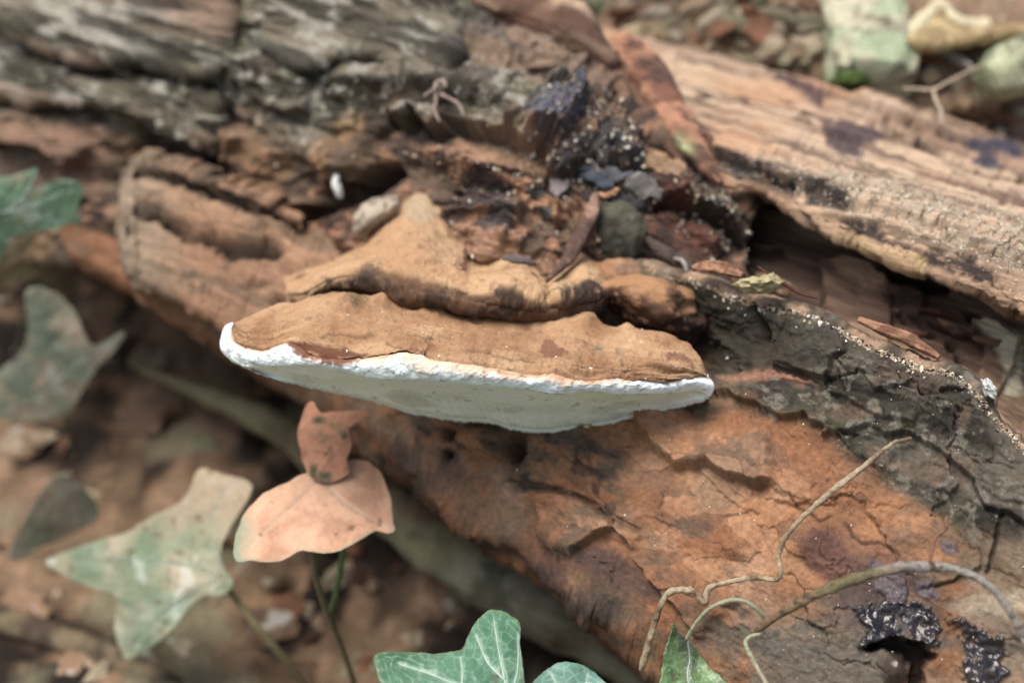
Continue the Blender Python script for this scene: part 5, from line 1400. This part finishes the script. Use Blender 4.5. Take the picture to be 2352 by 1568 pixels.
# wood chips on the bank behind the trunk
def chip_mesh(k):
    v, f = ico(2)
    q = v * (1 + .35 * fbm(v + 5.3 * k, 1.1, 2, seed=400 + k))[:, None]
    q = q * np.array([1.0, RNG.uniform(.35, .8), RNG.uniform(.25, .5)])
    q = np.round(q * 2.6) / 2.6 * .5 + q * .5
    return q, f
CHIPS = [chip_mesh(k) for k in range(7)]
CC = [lin(196, 160, 124), lin(150, 108, 78), lin(216, 190, 154), lin(120, 86, 64), lin(176, 120, 84), lin(170, 156, 122), lin(206, 184, 160)]
PROTO = []
for k, (q, f) in enumerate(CHIPS):
    me = bpy.data.meshes.new("litter_chip")
    me.from_pydata(q.tolist(), [], f.tolist())
    a = me.attributes.new("Col", 'FLOAT_COLOR', 'POINT')
    cc = two(CC[k], CC[k] * .6, 410 + k, 2.0)(q)
    a.data.foreach_set("color", np.hstack([np.clip(cc, 0, .9), np.ones((len(q), 1))]).astype(np.float32).ravel())
    me.materials.append(MAT['soil'])
    PROTO.append(me)
def scatter(poly, n, rmin, rmax, label, cat, group, name, seed):
    r = np.random.default_rng(seed)
    xs, ys = [q[0] for q in poly], [q[1] for q in poly]
    m = 0
    while m < n:
        x, y = r.uniform(min(xs), max(xs)), r.uniform(min(ys), max(ys))
        if inside(np.array([x]), np.array([y]), poly, .1)[0] < .5:
            continue
        p = ground_hit(x, y)
        m += 1
        if p is None:
            continue
        k = r.integers(0, len(PROTO))
        o = bpy.data.objects.new(name, PROTO[k])
        s = rmin + (rmax - rmin) * r.random() ** 2.2
        o.scale = (s, s, s)
        o.rotation_euler = (r.uniform(-.5, .5) + .5, r.uniform(-.4, .4), r.uniform(0, 6.28))
        o.location = (p[0], p[1], p[2] + s * .25)
        COL.objects.link(o)
        tag(o, ADJ[k] + " " + label, cat, group)
ADJ = ["tan", "brown", "cream", "dark brown", "orange brown", "grey tan", "pale buff"]
scatter(R(3, (0, 40), (500, -40), (1150, -60), (1180, 400), (900, 400), (600, 330), (300, 260), (0, 210)), 150, .005, .021, "crumbled wood chip in the litter between bare wood and pale stub", "chip", "litter chips behind the bare wood", "litter_chip", 1)
scatter(R(3, (1680, 230), (2200, 230), (2400, 560), (2351, 830), (2000, 700), (1700, 560)), 60, .005, .016, "wood chip in the litter around the forked twig", "chip", "litter chips around the forked twig", "litter_chip", 2)
scatter([(-30, 640), (230, 800), (560, 960), (800, 1120), (1100, 1350), (1400, 1568), (-30, 1568)], 110, .005, .020, "clod of soil and rotten wood on the ground under the trunk", "clod", "clods on the soil under the trunk", "soil_clod", 3)

# crumbs and frass lying on the wood: too fine to count
def crumbs(S, weight, n, smin, smax, name, label, cols, seed, lift=.4):
    r = np.random.default_rng(seed)
    w = (weight * S.front.ravel()).clip(0)
    idx = r.choice(len(w), n, p=w / w.sum())
    c0 = S.V.reshape(-1, 3)[idx]
    nn = S.N.reshape(-1, 3)[idx]
    base = np.array([(1, 0, 0), (-.5, .87, 0), (-.5, -.87, 0), (0, 0, .9), (.1, .1, -.8)])
    fc = np.array([(0, 1, 3), (1, 2, 3), (2, 0, 3), (1, 0, 4), (2, 1, 4), (0, 2, 4)])
    s = smin + (smax - smin) * r.random(n) ** 3
    A = r.normal(size=(n, 3, 3))
    Q, _ = np.linalg.qr(A)
    sh = base[None] * r.uniform(.5, 1.4, (n, 5, 1)) * s[:, None, None] * np.stack([r.uniform(.7, 1.8, n), np.ones(n), r.uniform(.5, 1, n)], 1)[:, None]
    v = np.einsum('nij,nkj->nki', Q, sh) + (c0 + nn * (s * lift)[:, None])[:, None]
    f = fc[None] + (np.arange(n) * 5)[:, None, None]
    cc = np.array(cols)[r.integers(0, len(cols), n)] * r.uniform(.8, 1.05, (n, 1))
    o = mesh_obj(name, v.reshape(-1, 3), f.reshape(-1, 3), 'dust', None, np.repeat(cc, 5, 0), smooth=False)
    return tag(o, label, "crumbs", kind="stuff")
PALE = [lin(214, 190, 158), lin(232, 220, 200), lin(186, 156, 122), lin(150, 122, 96)]
crumbs(SD, SD.gran * (.25 + sstep(1700, 2200, SD.x)) + .02, 9000, .0002, .0010, "wood_crumbs", "pale frass and wood crumbs along the lower side of the bare wood", PALE, 11)
top_lip = np.exp(-np.abs(SA.t.ravel() - .004) / .006) * (SA.x > 1500)
crumbs(SA, top_lip, 1300, .0003, .0016, "bark_crumbs", "pale crumbs caught along the torn edge of the grey bark", PALE + [lin(60, 54, 56)], 12)
crumbs(SA, np.ones(len(SA.x)), 260, .0003, .0010, "bark_specks", "tiny white specks scattered over the bark face", [lin(236, 226, 210), lin(200, 180, 150)], 13)
wc = np.exp(-((SC.x - 1400) / 220) ** 2 - ((SC.y - 330) / 120) ** 2) + 1.6 * np.exp(-((SC.x - 1640) / 70) ** 2 - ((SC.y - 450) / 40) ** 2)
crumbs(SC, wc + .06, 3200, .0004, .0019, "rotten_crumbs", "crumbs and flecks over the rotten bark and the blackened lip", PALE + [lin(90, 86, 92), lin(120, 92, 72)], 14)
crumbs(SF, np.ones(len(SF.x)), 110, .0003, .0010, "cap_specks", "tiny pale specks resting on the tan cap of the shelf fungus", [lin(244, 236, 222), lin(214, 190, 160)], 15)
